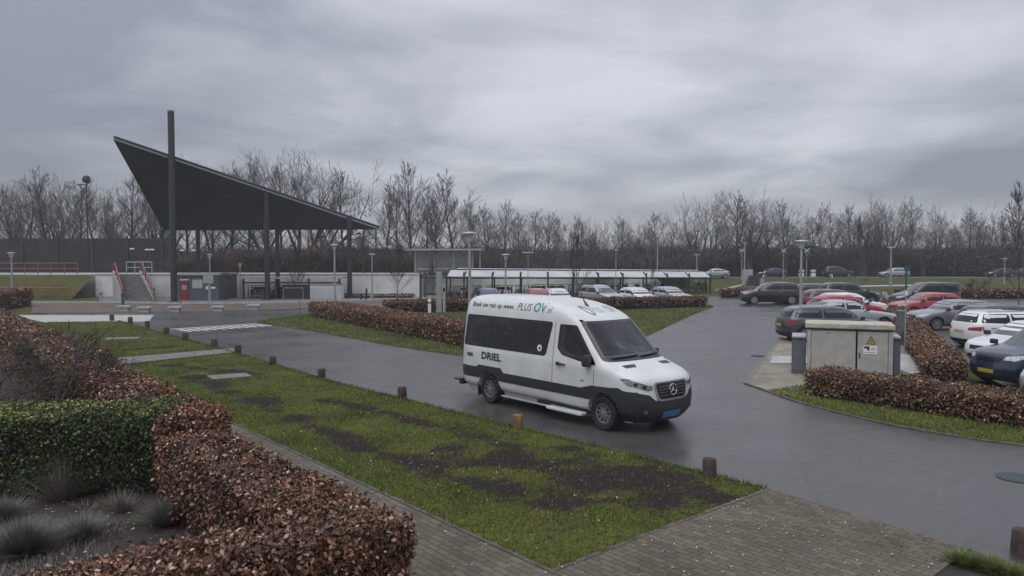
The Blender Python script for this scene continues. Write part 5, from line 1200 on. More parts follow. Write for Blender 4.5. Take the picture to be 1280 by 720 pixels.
MB().add([(-.9, 0, 0), (.9, 0, 0), (.7, 0, 1.25), (-.5, 0, 1.25), (-.9, 1, 0), (.9, 1, 0), (.7, 1, 1.25), (-.5, 1, 1.25)], [(0, 1, 2, 3), (7, 6, 5, 4), (0, 4, 5, 1), (1, 5, 6, 2), (2, 6, 7, 3), (3, 7, 4, 0)]).build('body', 'dark_steel', e)
MB().box(-1.0, .1, 1.2, 2.2, 0, 2.0).build('cabinet', 'cab_beige', e)
for u in (1011, 1026): 
    p = at(u, 340, 118); o = MB().box(-.35, .35, -.2, .2, 0, .6).box(-.35, .35, -.2, .2, .8, 1.1).box(-.05, .05, -.05, .05, .6, .8).build('white_box', 'sign_white'); o.location = (p.x, 121, .5); tag(o, 'small white trackside box, left of the pair' if u < 1015 else 'small white trackside box, right of the pair', 'box')
# ---------------------------------------------------------------- hedges
def leaf_cloud(name, P, Nn, size, m, parent=None, asp=.6):
    n = len(P); s = size * rng.uniform(.45, 1.45, n); v = rng.normal(size=(n, 3)) * .8 + Nn * .8; v /= np.linalg.norm(v, axis=1)[:, None]
    r = rng.normal(size=(n, 3)); a = np.cross(v, r); a /= np.linalg.norm(a, axis=1)[:, None] + 1e-9; b = np.cross(v, a)
    V = np.stack([P + a * s[:, None], P + b * (s * asp)[:, None] + v * (s * .15)[:, None], P - a * s[:, None], P - b * (s * asp)[:, None] + v * (s * .15)[:, None]], 1)
    return link(name, fastmesh(name, V.reshape(-1, 3), np.arange(4 * n), 4), m, parent)
def hedge(A2, B2, width, h, label, m='beech', core='hedge_core', dens=1500, size=.035, jit=.07, twigs=True, group=None, base=.05, rough=.07, inner=1.0):
    A2, B2 = Vector(A2[:2]), Vector(B2[:2]); L_ = (B2 - A2).length; d_ = (B2 - A2).normalized(); nn = Vector((-d_.y, d_.x))
    c = (A2 + B2) / 2; e = empty('hedge', (c.x, c.y, 0), math.atan2(d_.y, d_.x)); tag(e, label, 'hedge', group)
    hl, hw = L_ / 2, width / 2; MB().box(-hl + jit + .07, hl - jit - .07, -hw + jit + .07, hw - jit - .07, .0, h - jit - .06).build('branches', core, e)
    areas = [(L_ * width, 't'), (L_ * h, 'f'), (L_ * h, 'b'), (width * h, 'l'), (width * h, 'r')]; Ps = []; Ns = []
    for ar, k in areas:
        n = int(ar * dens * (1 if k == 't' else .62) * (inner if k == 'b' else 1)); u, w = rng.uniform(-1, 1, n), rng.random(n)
        zz = base + (h - base) * w ** .62
        if k == 't': P = np.stack([u * hl, rng.uniform(-hw, hw, n), np.full(n, h)], 1); N_ = (0, 0, 1)
        elif k in 'fb': s = -1 if k == 'f' else 1; P = np.stack([u * hl, np.full(n, s * hw), zz], 1); N_ = (0, s, .2)
        else: s = -1 if k == 'l' else 1; P = np.stack([np.full(n, s * hl), u * hw, zz], 1); N_ = (s, 0, .2)
        Ps.append(P); Ns.append(np.tile(N_, (n, 1)))
    P = np.vstack(Ps); N_ = np.vstack(Ns).astype(float)
    ro = np.minimum(1, np.maximum(0, (np.abs(P[:, 1]) / hw - .75) / .25)) * (P[:, 2] > h * .85)
    P[:, 2] -= ro * .05 * rng.random(len(P))
    wob = np.array([mnoise.noise(Vector((p[0] * 1.3 + c.x, p[1] * 1.3, p[2] * 1.3))) + .7 * mnoise.noise(Vector((p[0] * 4, p[1] * 4 + c.y, p[2] * 4))) for p in P])
    P += N_ * (wob * rough)[:, None]; P += rng.normal(size=P.shape) * jit * .55
    leaf_cloud('leaves', P, N_, size, m, e)
    # upright shoots poking out of the top
    if twigs:
        n = int(L_ * width * 60); V = []
        mb = MB()
        x = rng.uniform(-hl, hl, n); y = rng.uniform(-hw, hw, n)
        Vt = np.zeros((n, 3, 3)); Vt[:, 0] = np.stack([x - .004, y, np.full(n, h - .1)], 1); Vt[:, 1] = np.stack([x + .004, y, np.full(n, h - .1)], 1); Vt[:, 2] = np.stack([x + rng.normal(size=n) * .04, y + rng.normal(size=n) * .04, h + rng.uniform(.02, .15, n)], 1)
        link('shoots', fastmesh('shoots', Vt.reshape(-1, 3), np.arange(3 * n), 3), 'twig_red', e)['kind'] = 'stuff'
    return e
pa = Vector((-.637, .771)); pq = Vector((-.771, -.637)); K = Vector((-.98, 7.15))
s_ = K + pq * .43
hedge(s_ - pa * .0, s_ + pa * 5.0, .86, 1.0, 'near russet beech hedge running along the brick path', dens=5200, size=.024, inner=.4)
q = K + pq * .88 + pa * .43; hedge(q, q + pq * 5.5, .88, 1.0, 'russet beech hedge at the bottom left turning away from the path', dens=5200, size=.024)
s_ = K + pq * .35 + Vector((.1, .1))
hedge(s_ + pa * 5.65, s_ + pa * 14, .95, 1.13, 'dark russet beech hedge along the path beyond the green hedge', dens=3200, size=.027)
hedge(s_ + pa * 14.05, s_ + pa * 36, 1.3, 1.15, 'far stretch of beech hedge along the left edge of the lawn', m='beech_far', dens=1000, size=.045)
eh = hedge((-5.2, 11.9), (-11.2, 11.1), 1.35, 1.16, 'clipped evergreen hedge with yellow-green top at the left', m='evergreen', core='hedge_core_green', dens=3200, size=.024, twigs=False)
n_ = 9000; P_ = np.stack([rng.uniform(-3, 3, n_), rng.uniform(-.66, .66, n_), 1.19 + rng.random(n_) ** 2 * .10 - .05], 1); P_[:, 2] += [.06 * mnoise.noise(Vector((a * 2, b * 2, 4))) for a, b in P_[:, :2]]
leaf_cloud('top_leaves', P_, np.tile((0, 0, 1.), (n_, 1)), .024, 'evergreen_top', eh)  # extra layer of paler, yellower leaves over the hedge top
hedge(G(1032, 497) + Vector((0, .55, 0)), G(1420, 556) + Vector((0, .55, 0)), 1.1, .62, 'beech hedge in front of the electrical cabinet', m='beech_far', dens=2600, size=.030)
hedge(G(1183, 478), G(1112, 385), 1.0, .58, 'beech hedge running away between the cabinet and the parked cars', m='beech_far', dens=900, size=.045)
hedge(G(404, 395), G(640, 440), 1.7, .80, 'beech hedge on the grass island left of the minibus', m='beech_far', dens=1300, size=.042)
hedge(G(480, 390), G(880, 384.0), 1.2, .72, 'low bare brown hedge along the far side of the island', m='beech_far', dens=420, size=.055)
hedge(G(1130, 372), G(1420, 376) + Vector((0, 2, 0)), 1.4, .75, 'dark hedge behind the grey hatchback on the right', m='beech_far', dens=150, size=.09)
hedge(G(905, 372), G(990, 368.5), 1.2, .7, 'low brown hedge behind the black cars', m='beech_far', dens=200, size=.08)
hedge(G(15, 392) + Vector((-3, 0, 0)), G(20, 382), 2.2, 1.2, 'dark red shrubs at the left edge before the pale path', m='beech_far', dens=300, size=.07)
hedge(Vector((Xw(520), 67.2)), Vector((Xw(340), 66.8)), .9, .28, 'thin strip of low plants at the foot of the wall', m='beech_far', dens=200, size=.06, twigs=False)

# ---------------------------------------------------------------- bare trees
def segs_to_mesh(name, S_, sides=3):
    S_ = np.array(S_); p, q, r0, r1 = S_[:, 0:3], S_[:, 3:6], S_[:, 6], S_[:, 7]; d_ = q - p; d_ /= np.linalg.norm(d_, axis=1)[:, None] + 1e-9
    up = np.where(np.abs(d_[:, 2:3]) < .9, [[0, 0, 1.]], [[1., 0, 0]]); a = np.cross(d_, up); a /= np.linalg.norm(a, axis=1)[:, None]; b = np.cross(d_, a)
    n = len(S_); V = np.zeros((n, 2 * sides, 3)); 
    for k in range(sides):
        t = 2 * PI * k / sides; o = a * math.cos(t) + b * math.sin(t); V[:, k] = p + o * r0[:, None]; V[:, sides + k] = q + o * r1[:, None]
    base = (np.arange(n) * 2 * sides)[:, None, None]; f = np.array([[k, (k + 1) % sides, sides + (k + 1) % sides, sides + k] for k in range(sides)])[None]
    return fastmesh(name, V.reshape(-1, 3), (base + f).ravel(), 4)
def gen_tree(h, style, seed, trunk_r=.16, tw=.010):
    rd = random.Random(seed); big, small = [], []
    P = dict(oak=dict(sp=.55, clear=.22, lv=5, k=(3, 4), up=.10, ln=.62, dk=.74), alder=dict(sp=.46, clear=.20, lv=4, k=(3, 3), up=.14, ln=.36, dk=.70), birch=dict(sp=.42, clear=.22, lv=4, k=(3, 3), up=.08, ln=.33, dk=.72), round=dict(sp=.66, clear=.22, lv=5, k=(3, 4), up=.03, ln=.55, dk=.70))[style]
    def grow(p, d_, L_, r, lv):
        n = 4 if lv >= 3 else 3 if lv >= 1 else 2; pts = [p]
        for i in range(n):
            d_ = (d_ + Vector((rd.gauss(0, .13), rd.gauss(0, .13), rd.gauss(0, .08) + P['up'] * .5))).normalized(); q = pts[-1] + d_ * (L_ / n)
            ra, rb = r * (1 - .55 * i / n), r * (1 - .55 * (i + 1) / n); (big if lv >= 3 else small).append((*pts[-1], *q, max(ra, tw * .6), max(rb, tw * .5))); pts.append(q)
        if lv == 0: return
        kk = rd.randint(*P['k']) + (1 if lv == 2 else 0)
        for i in range(kk):
            t = rd.uniform(.25, 1) if i else 1.0; x = t * n; j = min(int(x), n - 1); q = pts[j].lerp(pts[j + 1], x - j)
            ax = Vector((rd.gauss(0, 1), rd.gauss(0, 1), rd.gauss(0, .5))); ax = (ax - ax.project(d_)).normalized(); an = rd.uniform(.35, 1.0) * P['sp'] * 1.5 if i else .2
            nd = (d_ * math.cos(an) + ax * math.sin(an)).normalized(); nd.z += P['up'] * .5; nd.normalize()
            grow(q, nd, L_ * P['dk'] * rd.uniform(.7, 1.1), max(r * (1 - .5 * t) * .55, tw * .6), lv - 1)
    if style in ('alder', 'birch'):
        p = Vector((0, 0, -.1)); n = 11; d_ = Vector((rd.gauss(0, .03), rd.gauss(0, .03), 1)).normalized(); nb = 26
        tr = [p]
        for i in range(n): d_ = (d_ + Vector((rd.gauss(0, .035), rd.gauss(0, .035), .12))).normalized(); q = tr[-1] + d_ * (h * 1.0 / n); big.append((*tr[-1], *q, trunk_r * (1 - .93 * i / n), trunk_r * (1 - .93 * (i + 1) / n))); tr.append(q)
        for i in range(nb):
            t = P['clear'] + (1 - P['clear']) * (i / nb); x = t * n; j = min(int(x), n - 1); q = tr[j].lerp(tr[j + 1], x - j); a = i * 2.4 + rd.uniform(-.5, .5)
            el = .55 + .7 * t; nd = Vector((math.cos(a) * math.cos(el), math.sin(a) * math.cos(el), math.sin(el)))
            grow(q, nd, h * P['ln'] * (1.05 - .80 * t) * rd.uniform(.7, 1.1), trunk_r * .38 * (1.05 - t * .8), 3)
    else:
        p = Vector((0, 0, -.1)); q = Vector((rd.gauss(0, .1), rd.gauss(0, .1), h * P['clear'])); big.append((*p, *q, trunk_r * 1.15, trunk_r * .9))
        for i in range(rd.randint(4, 5)):
            a = i * 2.1 + rd.uniform(-.4, .4); el = rd.uniform(.75, 1.25) if style == 'oak' else rd.uniform(.55, 1.2); nd = Vector((math.cos(a) * math.cos(el), math.sin(a) * math.cos(el), math.sin(el)))
            if i == 0: nd = Vector((.05, .05, 1)).normalized()
            grow(q, nd, h * .36, trunk_r * .6, 4)
    allz = max(s[5] for s in big + small); sc = h / allz
    def scl(L_): return [tuple(x * sc for x in s[:6]) + s[6:] for s in L_]
    return segs_to_mesh('trunk', scl(big), 5), segs_to_mesh('crown', scl(small), 3)
PROTO = {}
for st_, n_ in (('oak', 3), ('alder', 3), ('birch', 2), ('round', 2)):
    for i in range(n_): PROTO[(st_, i)] = gen_tree(12, st_, 11 * i + len(st_) * 7 + 3, .30 if st_ in ('oak', 'round') else .17, .017)
for (a, b), (t_, c_) in PROTO.items(): t_.materials.append(M['bark']); c_.materials.append(M['twig'])
def tree(u, vt, y, style, label, group, i=None, wide=1.0, tm=None, cm=None, vb=None, z0=0.0, name='bare_tree'):
    p = at(u, vt, y); h = p.z - z0; ks = [k for k in PROTO if k[0] == style]; k = ks[(i if i is not None else random.randrange(99)) % len(ks)]
    e = empty(name, (p.x, y, z0), random.uniform(0, 6.28)); s = h / 12; e.scale = (s * wide, s * wide, s); tag(e, label, 'tree', group)
    for nm, me, m_ in (('trunk', PROTO[k][0], tm), ('crown', PROTO[k][1], cm)):
        o = bpy.data.objects.new(nm, me); COL.objects.link(o); o.parent = e
        if m_: o.material_slots[0].link = 'OBJECT'; o.material_slots[0].material = M[m_]
    return e
TL = [  # u, top v, depth, style, width, where
 (-12, 214, 96, 'alder', 1.1), (14, 210, 100, 'oak', .9), (34, 222, 94, 'alder', 1.2), (56, 206, 98, 'alder', 1.2), (76, 204, 102, 'oak', .9), (94, 216, 95, 'birch', 1.2), (118, 224, 99, 'alder', 1.2), (140, 226, 94, 'oak', .8), (160, 214, 97, 'alder', 1.2), (182, 222, 100, 'birch', 1.2), (205, 200, 104, 'oak', .9),
 (236, 192, 101, 'alder', 1.2), (262, 196, 96, 'oak', .8), (286, 200, 99, 'alder', 1.1), (306, 190, 97, 'birch', 1.2), (330, 184, 102, 'oak', .9), (352, 196, 96, 'alder', 1.1), (374, 184, 92, 'oak', .9), (403, 177, 90, 'round', 1.05), (432, 204, 97, 'alder', 1.0),
 (452, 262, 88, 'round', 1.0), (482, 218, 92, 'alder', 1.0), (517, 194, 88, 'birch', 1.1), (502, 240, 96, 'alder', 1.1), (535, 232, 98, 'alder', 1.1), (567, 210, 90, 'birch', 1.3), (548, 236, 99, 'birch', 1.1), (592, 244, 98, 'alder', 1.1), (612, 252, 94, 'birch', 1.2), (628, 246, 102, 'alder', 1.0),
 (648, 262, 104, 'alder', 1.2), (664, 258, 99, 'birch', 1.1), (682, 262, 105, 'alder', 1.2), (700, 266, 108, 'birch', 1.0), (722, 261, 110, 'oak', 1.0), (742, 268, 104, 'round', 1.0), (760, 260, 112, 'oak', 1.0), (782, 268, 106, 'alder', 1.0), (802, 265, 110, 'oak', .9), (822, 262, 108, 'birch', 1.2), (842, 258, 112, 'round', 1.0),
 (872, 236, 118, 'oak', 1.1), (898, 246, 124, 'round', 1.1), (920, 236, 126, 'birch', 1.2), (938, 229, 122, 'oak', 1.1), (962, 244, 127, 'round', 1.0), (984, 246, 124, 'birch', 1.2), (1004, 258, 129, 'round', 1.0), (1022, 252, 126, 'birch', 1.2), (1043, 246, 124, 'round', .8), (1062, 252, 129, 'alder', 1.2), (1082, 238, 125, 'round', 1.0), (1100, 242, 130, 'oak', .9), (1116, 240, 126, 'oak', .9), (1136, 244, 128, 'birch', 1.3), (1156, 260, 124, 'round', 1.0), (1176, 252, 130, 'oak', .8), (1194, 262, 126, 'round', 1.1), (1212, 258, 129, 'birch', 1.2), (1230, 249, 124, 'oak', .9), (1250, 262, 128, 'alder', 1.3), (1268, 268, 126, 'alder', 1.2), (1290, 250, 122, 'oak', .9), (1310, 256, 126, 'alder', 1.2)]
zones = [(130, 'behind the noise barrier'), (235, 'behind the high corner of the canopy'), (440, 'above the sloping edge of the canopy'), (600, 'behind the platform shelter'), (720, 'right of the platform shelter'), (860, 'behind the right half of the bicycle shed'), (990, 'behind the level crossing'), (1140, 'behind the far road'), (1400, 'at the right end of the treeline')]
ordn = ['first', 'second', 'third', 'fourth', 'fifth', 'sixth', 'seventh', 'eighth', 'ninth', 'tenth', 'eleventh', 'twelfth']
cnt = {}
desc = dict(oak='spreading', alder='narrow upright', birch='fine-twigged', round='broad round-crowned')
for i, (u, vt, y, st_, wd_) in enumerate(sorted(TL)):
    z = [s for lim, s in zones if u < lim][0]; cnt[z] = cnt.get(z, 0) + 1
    cm = random.choice(['twig', 'twig', 'twig_red'])
    tree(u, vt, y, st_, f'{desc[st_]} bare tree, {ordn[cnt[z] - 1]} from left {z}', 'leafless trees of the line behind the station', i, wd_, cm=cm, tm='bark_pale' if st_ == 'birch' and i % 3 == 0 else None)
# second, denser line a little further off
for i in range(34):
    u = -30 + i * 40.5 + random.uniform(-6, 6); vt = np.interp(u, [0, 200, 440, 460, 620, 700, 850, 960, 1280], [272, 272, 272, 288, 286, 292, 288, 272, 276]) + random.uniform(-8, 8); y = (112 if u < 640 else 138) + random.uniform(-4, 6)
    tree(u, vt, y, random.choice(['alder', 'birch', 'alder']), 'slim leafless tree of the denser back line', 'slim trees of the back line', i, 1.35, cm=random.choice(['twig', 'twig_red']))
# brushwood below them: a far thicket nobody could count
def thicket(x0, x1, y0, y1, h0, h1, n, m, label, w=.03, z0=0.0):
    x = rng.uniform(x0, x1, n); y = rng.uniform(y0, y1, n)
    hh = np.array([h0 + (h1 - h0) * (.5 + .5 * mnoise.noise(Vector((a * .12, b * .12, 5)))) + .8 * mnoise.noise(Vector((a * .5, b * .5, 1))) for a, b in zip(x, y)]) * rng.uniform(.45, 1.1, n) ** .6
    an = rng.uniform(0, PI, n); ww = w * rng.uniform(.5, 1.6, n); ln = rng.uniform(.6, 2.2, n); zb = z0 + (hh - ln).clip(0) * rng.uniform(0, 1, n) ** .8
    V = np.zeros((n, 3, 3)); V[:, 0] = np.stack([x - ww * np.cos(an), y - ww * np.sin(an), zb], 1); V[:, 1] = np.stack([x + ww * np.cos(an), y + ww * np.sin(an), zb], 1)
    V[:, 2] = np.stack([x + rng.normal(size=n) * ln * .45, y + rng.normal(size=n) * ln * .45, zb + ln * rng.uniform(.4, 1, n)], 1)
    return tag(link('thicket', fastmesh('thicket', V.reshape(-1, 3), np.arange(3 * n), 3), m), label, 'thicket', kind='stuff')
thicket(-95, -12, 91, 108, 4.2, 6.4, 80000, 'twig', 'dark brushwood below the trees behind the noise barrier', .04)
thicket(-40, 20, 86, 104, 3.4, 5.4, 120000, 'twig', 'brown brushwood behind the platform shelter and bicycle shed', .035)
thicket(18, 110, 126, 146, 3.8, 7.6, 170000, 'twig', 'dark brushwood under the trees beyond the far road', .05)
thicket(-38, -11, 84.5, 90, 3.4, 6.0, 70000, 'twig_red', 'pale brown scrub behind the canopy columns', .04)
thicket(-120, 170, 150, 170, 4.5, 8, 110000, 'twig', 'distant woodland closing the view', .10)
mat('woodfloor', (.045, .040, .036), .95, var=.3, scale=.4)
# rising wooded ground far behind closes the gaps under the trees
mb = MB(); nx = 90; xs = np.linspace(-260, 300, nx); vs = []; fs = []
for i, x in enumerate(xs):
    hh = 5.4 + 1.6 * mnoise.noise(Vector((x * .05, 0, 2))) + .8 * mnoise.noise(Vector((x * .3, 0, 7)))
    vs += [(x, 172, 0), (x, 176, hh * .8), (x, 182, hh), (x, 260, hh * .4)]
for i in range(nx - 1):
    for k in range(3): fs.append((i * 4 + k, (i + 1) * 4 + k, (i + 1) * 4 + k + 1, i * 4 + k + 1))
mb.add(vs, fs).build('hills', 'woodfloor')['kind'] = 'structure'
# evergreen clumps in the right-hand wood
def clump(u, vt, y, w_, label, m='evergreen_far'):
    p = at(u, vt, y); h = p.z; n = 5000; e = empty('evergreen_tree', (p.x, y, 0)); tag(e, label, 'tree')
    th = rng.uniform(0, 2 * PI, n); ph = np.arccos(rng.uniform(-1, 1, n)); rr = rng.random(n) ** .35
    P = np.stack([np.cos(th) * np.sin(ph) * rr * w_, np.sin(th) * np.sin(ph) * rr * w_, h * .52 + np.cos(ph) * rr * h * .46], 1)
    wob = np.array([mnoise.noise(Vector(q * .7)) for q in P]); P[:, :2] *= (1 + .5 * wob)[:, None]; P = P[wob > -.28]
    leaf_cloud('crown', P, np.tile((0, 0, 1.), (len(P), 1)), .16, m, e); MB().tube((0, 0, -.1), (0, 0, h * .7), .2, .06).build('trunk', 'bark', e)
for u, vt, y, w_, lb in ((1012, 304, 125, 3.5, 'dark evergreen bush behind the level crossing signals'), (1165, 306, 126, 4, 'dark evergreen bush in the wood right of the far lamp post'), (1250, 312, 122, 4.5, 'dark evergreen bush near the right edge beyond the road'), (936, 296, 128, 3.2, 'dark evergreen tree left of the crossing, among bare trees')): clump(u, vt, y, w_, lb)

# young bare trees close by
def young(u, v, vt, style, label, i, wide=.8, m='bark', y=None, cm='twig'):
    p = G(u, v); return tree(u, vt, p.y, style, label, None, i, wide, tm=m, cm=cm)
for k, sd_ in (('s', 5),):
    PROTO[('young', 0)] = gen_tree(12, 'birch', 77, .10, .03); PROTO[('young', 1)] = gen_tree(12, 'alder', 78, .10, .03); PROTO[('shrub', 0)] = gen_tree(12, 'round', 5, .22, .05)
for k in (('young', 0), ('young', 1), ('shrub', 0)): PROTO[k][0].materials.append(M['bark']); PROTO[k][1].materials.append(M['twig'])
young(374, 394, 300, 'young', 'slender young bare tree on the tip of the grass island', 0, .55)
young(540, 388, 316, 'young', 'slender young bare tree left of the grey column', 1, .5)
young(817, 388, 322, 'young', 'thin young tree right of the minibus on the island', 0, .35)
young(720, 386, 268, 'young', 'young bare tree growing above the minibus roof', 1, .5)
young(1078, 380, 268, 'young', 'pale slender birch behind the red cars', 0, .5, 'bark_pale')
young(496, 377, 306, 'young', 'small bare tree before the wall right of the canopy', 1, .9)
young(283, 379, 322, 'young', 'small bare tree between kiosk and bicycle rack', 0, .8)
e = tree(1278, 224, 45, 'young', 'bare tree cut by the right edge of the picture', None, 0, .6)
e = tree(1225, 345, 60, 'shrub', 'sprawling bare shrub behind the grey hatchback', None, 0, 1.3)
# ornamental bare tree behind the evergreen hedge and shrubs of the bed
p = at(70, 398, 14.6)
e = tree(70, 396, 14.6, 'shrub', 'gnarled leafless garden tree behind the evergreen hedge', None, 0, 1.2, tm='bark'); 
for i, (u, y, vt, lb) in enumerate(((14, 13.6, 452, 'bare twiggy shrub at the far left of the garden bed'), (125, 16.5, 442, 'bare twiggy shrub against the beech hedge in the bed'), (100, 19, 420, 'reddish bare shrub right of the garden tree'), (168, 14.3, 480, 'low bare shrub between garden tree and evergreen hedge'), (-20, 16, 430, 'bare shrub at the left picture edge'))):
    tree(u, vt, y, 'shrub', lb, None, 0, 1.6, tm='bark', cm='twig_red', name='bare_shrub')
def tuft(x, y, h, n, m, label, spread=.5, name='grass_tuft', cat='ornamental grass', w=.004):
    an = rng.uniform(0, 2 * PI, n); r0 = rng.random(n) * .12; rr = r0 + spread * rng.random(n) * h; hh = h * rng.uniform(.5, 1, n); t = an + PI / 2
    V = np.zeros((n, 3, 3)); V[:, 0] = np.stack([np.cos(an) * r0 + w * np.cos(t), np.sin(an) * r0 + w * np.sin(t), np.zeros(n)], 1); V[:, 1] = V[:, 0] - np.stack([2 * w * np.cos(t), 2 * w * np.sin(t), np.zeros(n)], 1); an2 = an + rng.normal(size=n) * .35; V[:, 2] = np.stack([np.cos(an2) * rr, np.sin(an2) * rr, hh * (1.05 - .5 * (rr / (spread * h + .12)) ** 2)], 1)
    o = link(name, fastmesh(name, V.reshape(-1, 3), np.arange(3 * n), 3), m); o.location = (x, y, .01); tag(o, label, cat)
for u, v, h, n, m, lb, s in ((78, 625, .80, 700, 'dry_grass', 'dry pale ornamental grass tuft in front of the evergreen hedge', 1.1), (210, 655, .38, 1300, 'lavender', 'grey-green lavender bush in the inner corner of the hedge', 1.5), (30, 690, .45, 1900, 'lavender', 'large grey lavender mound at the left edge of the bed', 1.6), (150, 640, .35, 350, 'dry_grass', 'small dry tuft left of the lavender bush', .9), (255, 640, .6, 120, 'dry_grass', 'thin upright dry stems beside the inner hedge corner', .25), (100, 672, .32, 1000, 'lavender', 'grey lavender clump in the middle of the bed', 1.5), (5, 650, .34, 900, 'lavender', 'small lavender clump under the evergreen hedge', 1.5)):
    p = G(u, v); tuft(p.x, p.y, h, n, m, lb, s)
tag(blades('ground_cover', [(-2.4, 8.2), (-5.0, 11.2), (-10.5, 10.6), (-9, 5.5), (-3.6, 6.4)], 9000, .03, .12, 'dry_grass', lambda x, y: max(0, mnoise.noise(Vector((x * 1.2, y * 1.2, 6))) * 2), w=.003, lean=1.5), 'withered low ground cover between the clumps of the garden bed', 'ground cover')
specks('leaf_litter', [(-2.4, 8.4), (-5.0, 11.0), (-10, 10.6), (-9, 6), (-4, 6.6)], 1500, .025, 'litter', .012, 'fallen brown leaves on the soil of the garden bed', 'litter')
for u, v, lb in ((1235, 712, 'low dark plant in the bottom right planting bed'), (1205, 706, 'small green plant at the corner of the brick apron'), (1262, 722, 'low plant beside the nearest bollard')):
    p = G(u, v); tuft(p.x, p.y, .16, 700, 'grass_blade', lb, 1.6, 'low_plant', 'plant', .007)

# ---------------------------------------------------------------- sky and light
W = bpy.data.worlds.new('World'); SC.world = W; W.use_nodes = True; nt = W.node_tree; nt.nodes.clear(); N = nt.nodes; L = nt.links
SUN_EL, SUN_AZ = R(60), R(215)
out = N.new('ShaderNodeOutputWorld'); bg = N.new('ShaderNodeBackground'); bg.inputs['Strength'].default_value = .15; L.new(bg.outputs[0], out.inputs[0])
sky = N.new('ShaderNodeTexSky'); sky.sky_type = 'NISHITA'; sky.sun_disc = False; sky.sun_elevation = SUN_EL; sky.sun_rotation = SUN_AZ
tc = N.new('ShaderNodeTexCoord'); sp = N.new('ShaderNodeSeparateXYZ'); L.new(tc.outputs['Generated'], sp.inputs[0])
def mth(op, a, b=None, c=None):
    n = N.new('ShaderNodeMath'); n.operation = op
    for i, x in enumerate((a, b, c)):
        if x is None: continue
        if isinstance(x, (int, float)): n.inputs[i].default_value = x
        else: L.new(x, n.inputs[i])
    return n.outputs[0]
zc = mth('ADD', mth('MAXIMUM', sp.outputs[2], 0.0), .14)
cx = mth('DIVIDE', sp.outputs[0], zc); cy = mth('DIVIDE', sp.outputs[1], zc); cb = N.new('ShaderNodeCombineXYZ'); L.new(cx, cb.inputs[0]); L.new(cy, cb.inputs[1])
n1 = N.new('ShaderNodeTexNoise'); n1.inputs['Scale'].default_value = 1.0; n1.inputs['Detail'].default_value = 8; n1.inputs['Roughness'].default_value = .52; n1.inputs['Distortion'].default_value = .35; L.new(cb.outputs[0], n1.inputs['Vector'])
mp = N.new('ShaderNodeMapping'); mp.inputs['Scale'].default_value = (1, .7, 1); mp.inputs['Location'].default_value = (4.3, 1.7, 0); L.new(cb.outputs[0], mp.inputs[0])
n2 = N.new('ShaderNodeTexNoise'); n2.inputs['Scale'].default_value = .42; n2.inputs['Detail'].default_value = 3; L.new(mp.outputs[0], n2.inputs['Vector'])
s1 = mth('ADD', mth('MULTIPLY', n1.outputs[0], .6), mth('MULTIPLY', n2.outputs[0], .4))
def spot(u, v, tight, amt):   # thinner / thicker cloud in a given direction
    d_ = ray(u, v).normalized(); dp = N.new('ShaderNodeVectorMath'); dp.operation = 'DOT_PRODUCT'; L.new(tc.outputs['Generated'], dp.inputs[0]); dp.inputs[1].default_value = d_
    return mth('MULTIPLY', mth('POWER', mth('MAXIMUM', dp.outputs['Value'], 0.0), tight), amt)
tot = s1
for a in ((800, 90, 60, .055), (40, 60, 14, -.10), (1250, 60, 14, -.04), (430, 150, 40, .03), (640, 230, 25, .02), (250, 160, 60, .04), (180, 20, 40, -.04)): tot = mth('ADD', tot, spot(*a))
cr = N.new('ShaderNodeValToRGB'); e0 = cr.color_ramp.elements; e0.new(.5)
for e_, pos, c in zip(e0, (.37, .50, .63), ((1.62, 1.69, 1.98), (2.55, 2.64, 2.95), (3.75, 3.85, 4.18))): e_.position = pos; e_.color = (*[x / 5 for x in c], 1)
L.new(tot, cr.inputs[0])
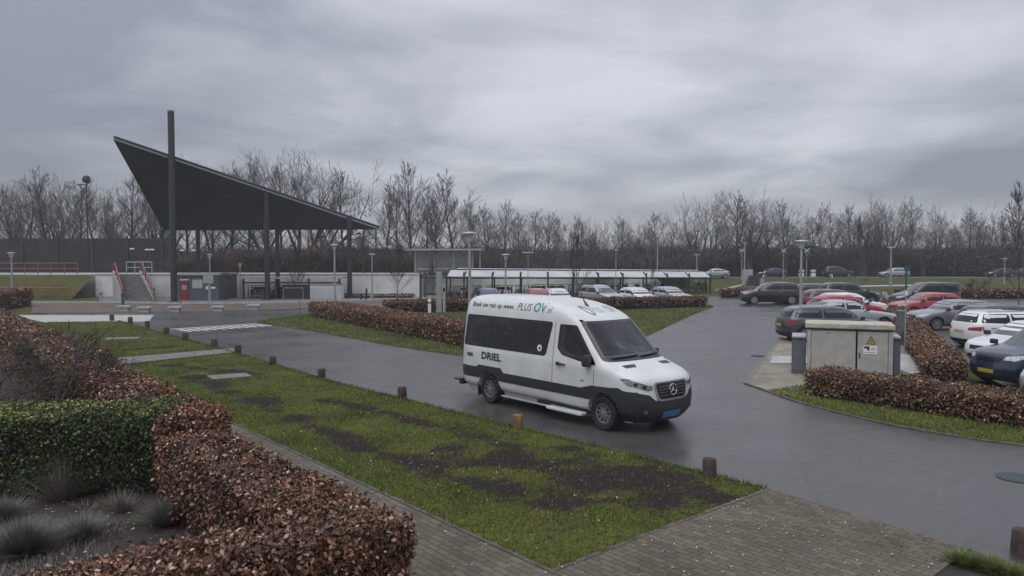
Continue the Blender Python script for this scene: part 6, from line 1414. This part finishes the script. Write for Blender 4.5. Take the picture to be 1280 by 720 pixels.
mx = N.new('ShaderNodeMix'); mx.data_type = 'RGBA'; mx.blend_type = 'MULTIPLY'; mx.inputs[0].default_value = 1; L.new(cr.outputs[0], mx.inputs[6])
# overcast skies are brighter overhead
zr = mth('ADD', mth('MULTIPLY', mth('POWER', mth('MAXIMUM', sp.outputs[2], 0.0), 1.5), 10.0), 3.8)
cz = N.new('ShaderNodeCombineXYZ'); [L.new(zr, cz.inputs[i]) for i in range(3)]; L.new(cz.outputs[0], mx.inputs[7])
m2 = N.new('ShaderNodeMix'); m2.data_type = 'RGBA'; m2.inputs[0].default_value = .93; L.new(sky.outputs[0], m2.inputs[6]); L.new(mx.outputs[2], m2.inputs[7]); L.new(m2.outputs[2], bg.inputs['Color'])
sl = bpy.data.lights.new('sun', 'SUN'); sl.energy = 1.0; sl.angle = R(60); sl.color = (1, .97, .93); so = bpy.data.objects.new('sun', sl); COL.objects.link(so)
hz = MB().box(-330, 330, -30, 300, -1, 17.5).build('haze', []); hz['kind'] = 'stuff'; hm = bpy.data.materials.new('haze_air'); hm.use_nodes = True; hn = hm.node_tree; hn.nodes.clear()
ho = hn.nodes.new('ShaderNodeOutputMaterial'); hv = hn.nodes.new('ShaderNodeVolumePrincipled'); hv.inputs['Color'].default_value = (.92, .95, 1, 1); hv.inputs['Density'].default_value = .0007; hv.inputs['Anisotropy'].default_value = .2; hn.links.new(hv.outputs[0], ho.inputs['Volume']); hz.data.materials.append(hm)
sdir = Vector((math.sin(SUN_AZ) * math.cos(SUN_EL), math.cos(SUN_AZ) * math.cos(SUN_EL), math.sin(SUN_EL))); so.rotation_euler = sdir.to_track_quat('Z', 'Y').to_euler(); so.location = (0, 0, 50)
vs_ = SC.view_settings; vs_.view_transform = 'Standard'; vs_.look = 'None'; vs_.exposure = .32; vs_.gamma = 1; vs_.use_curve_mapping = False
SC.cycles.max_bounces = 5; SC.cycles.diffuse_bounces = 2; SC.cycles.glossy_bounces = 3; SC.cycles.transparent_max_bounces = 8
SC.cycles.use_denoising = True
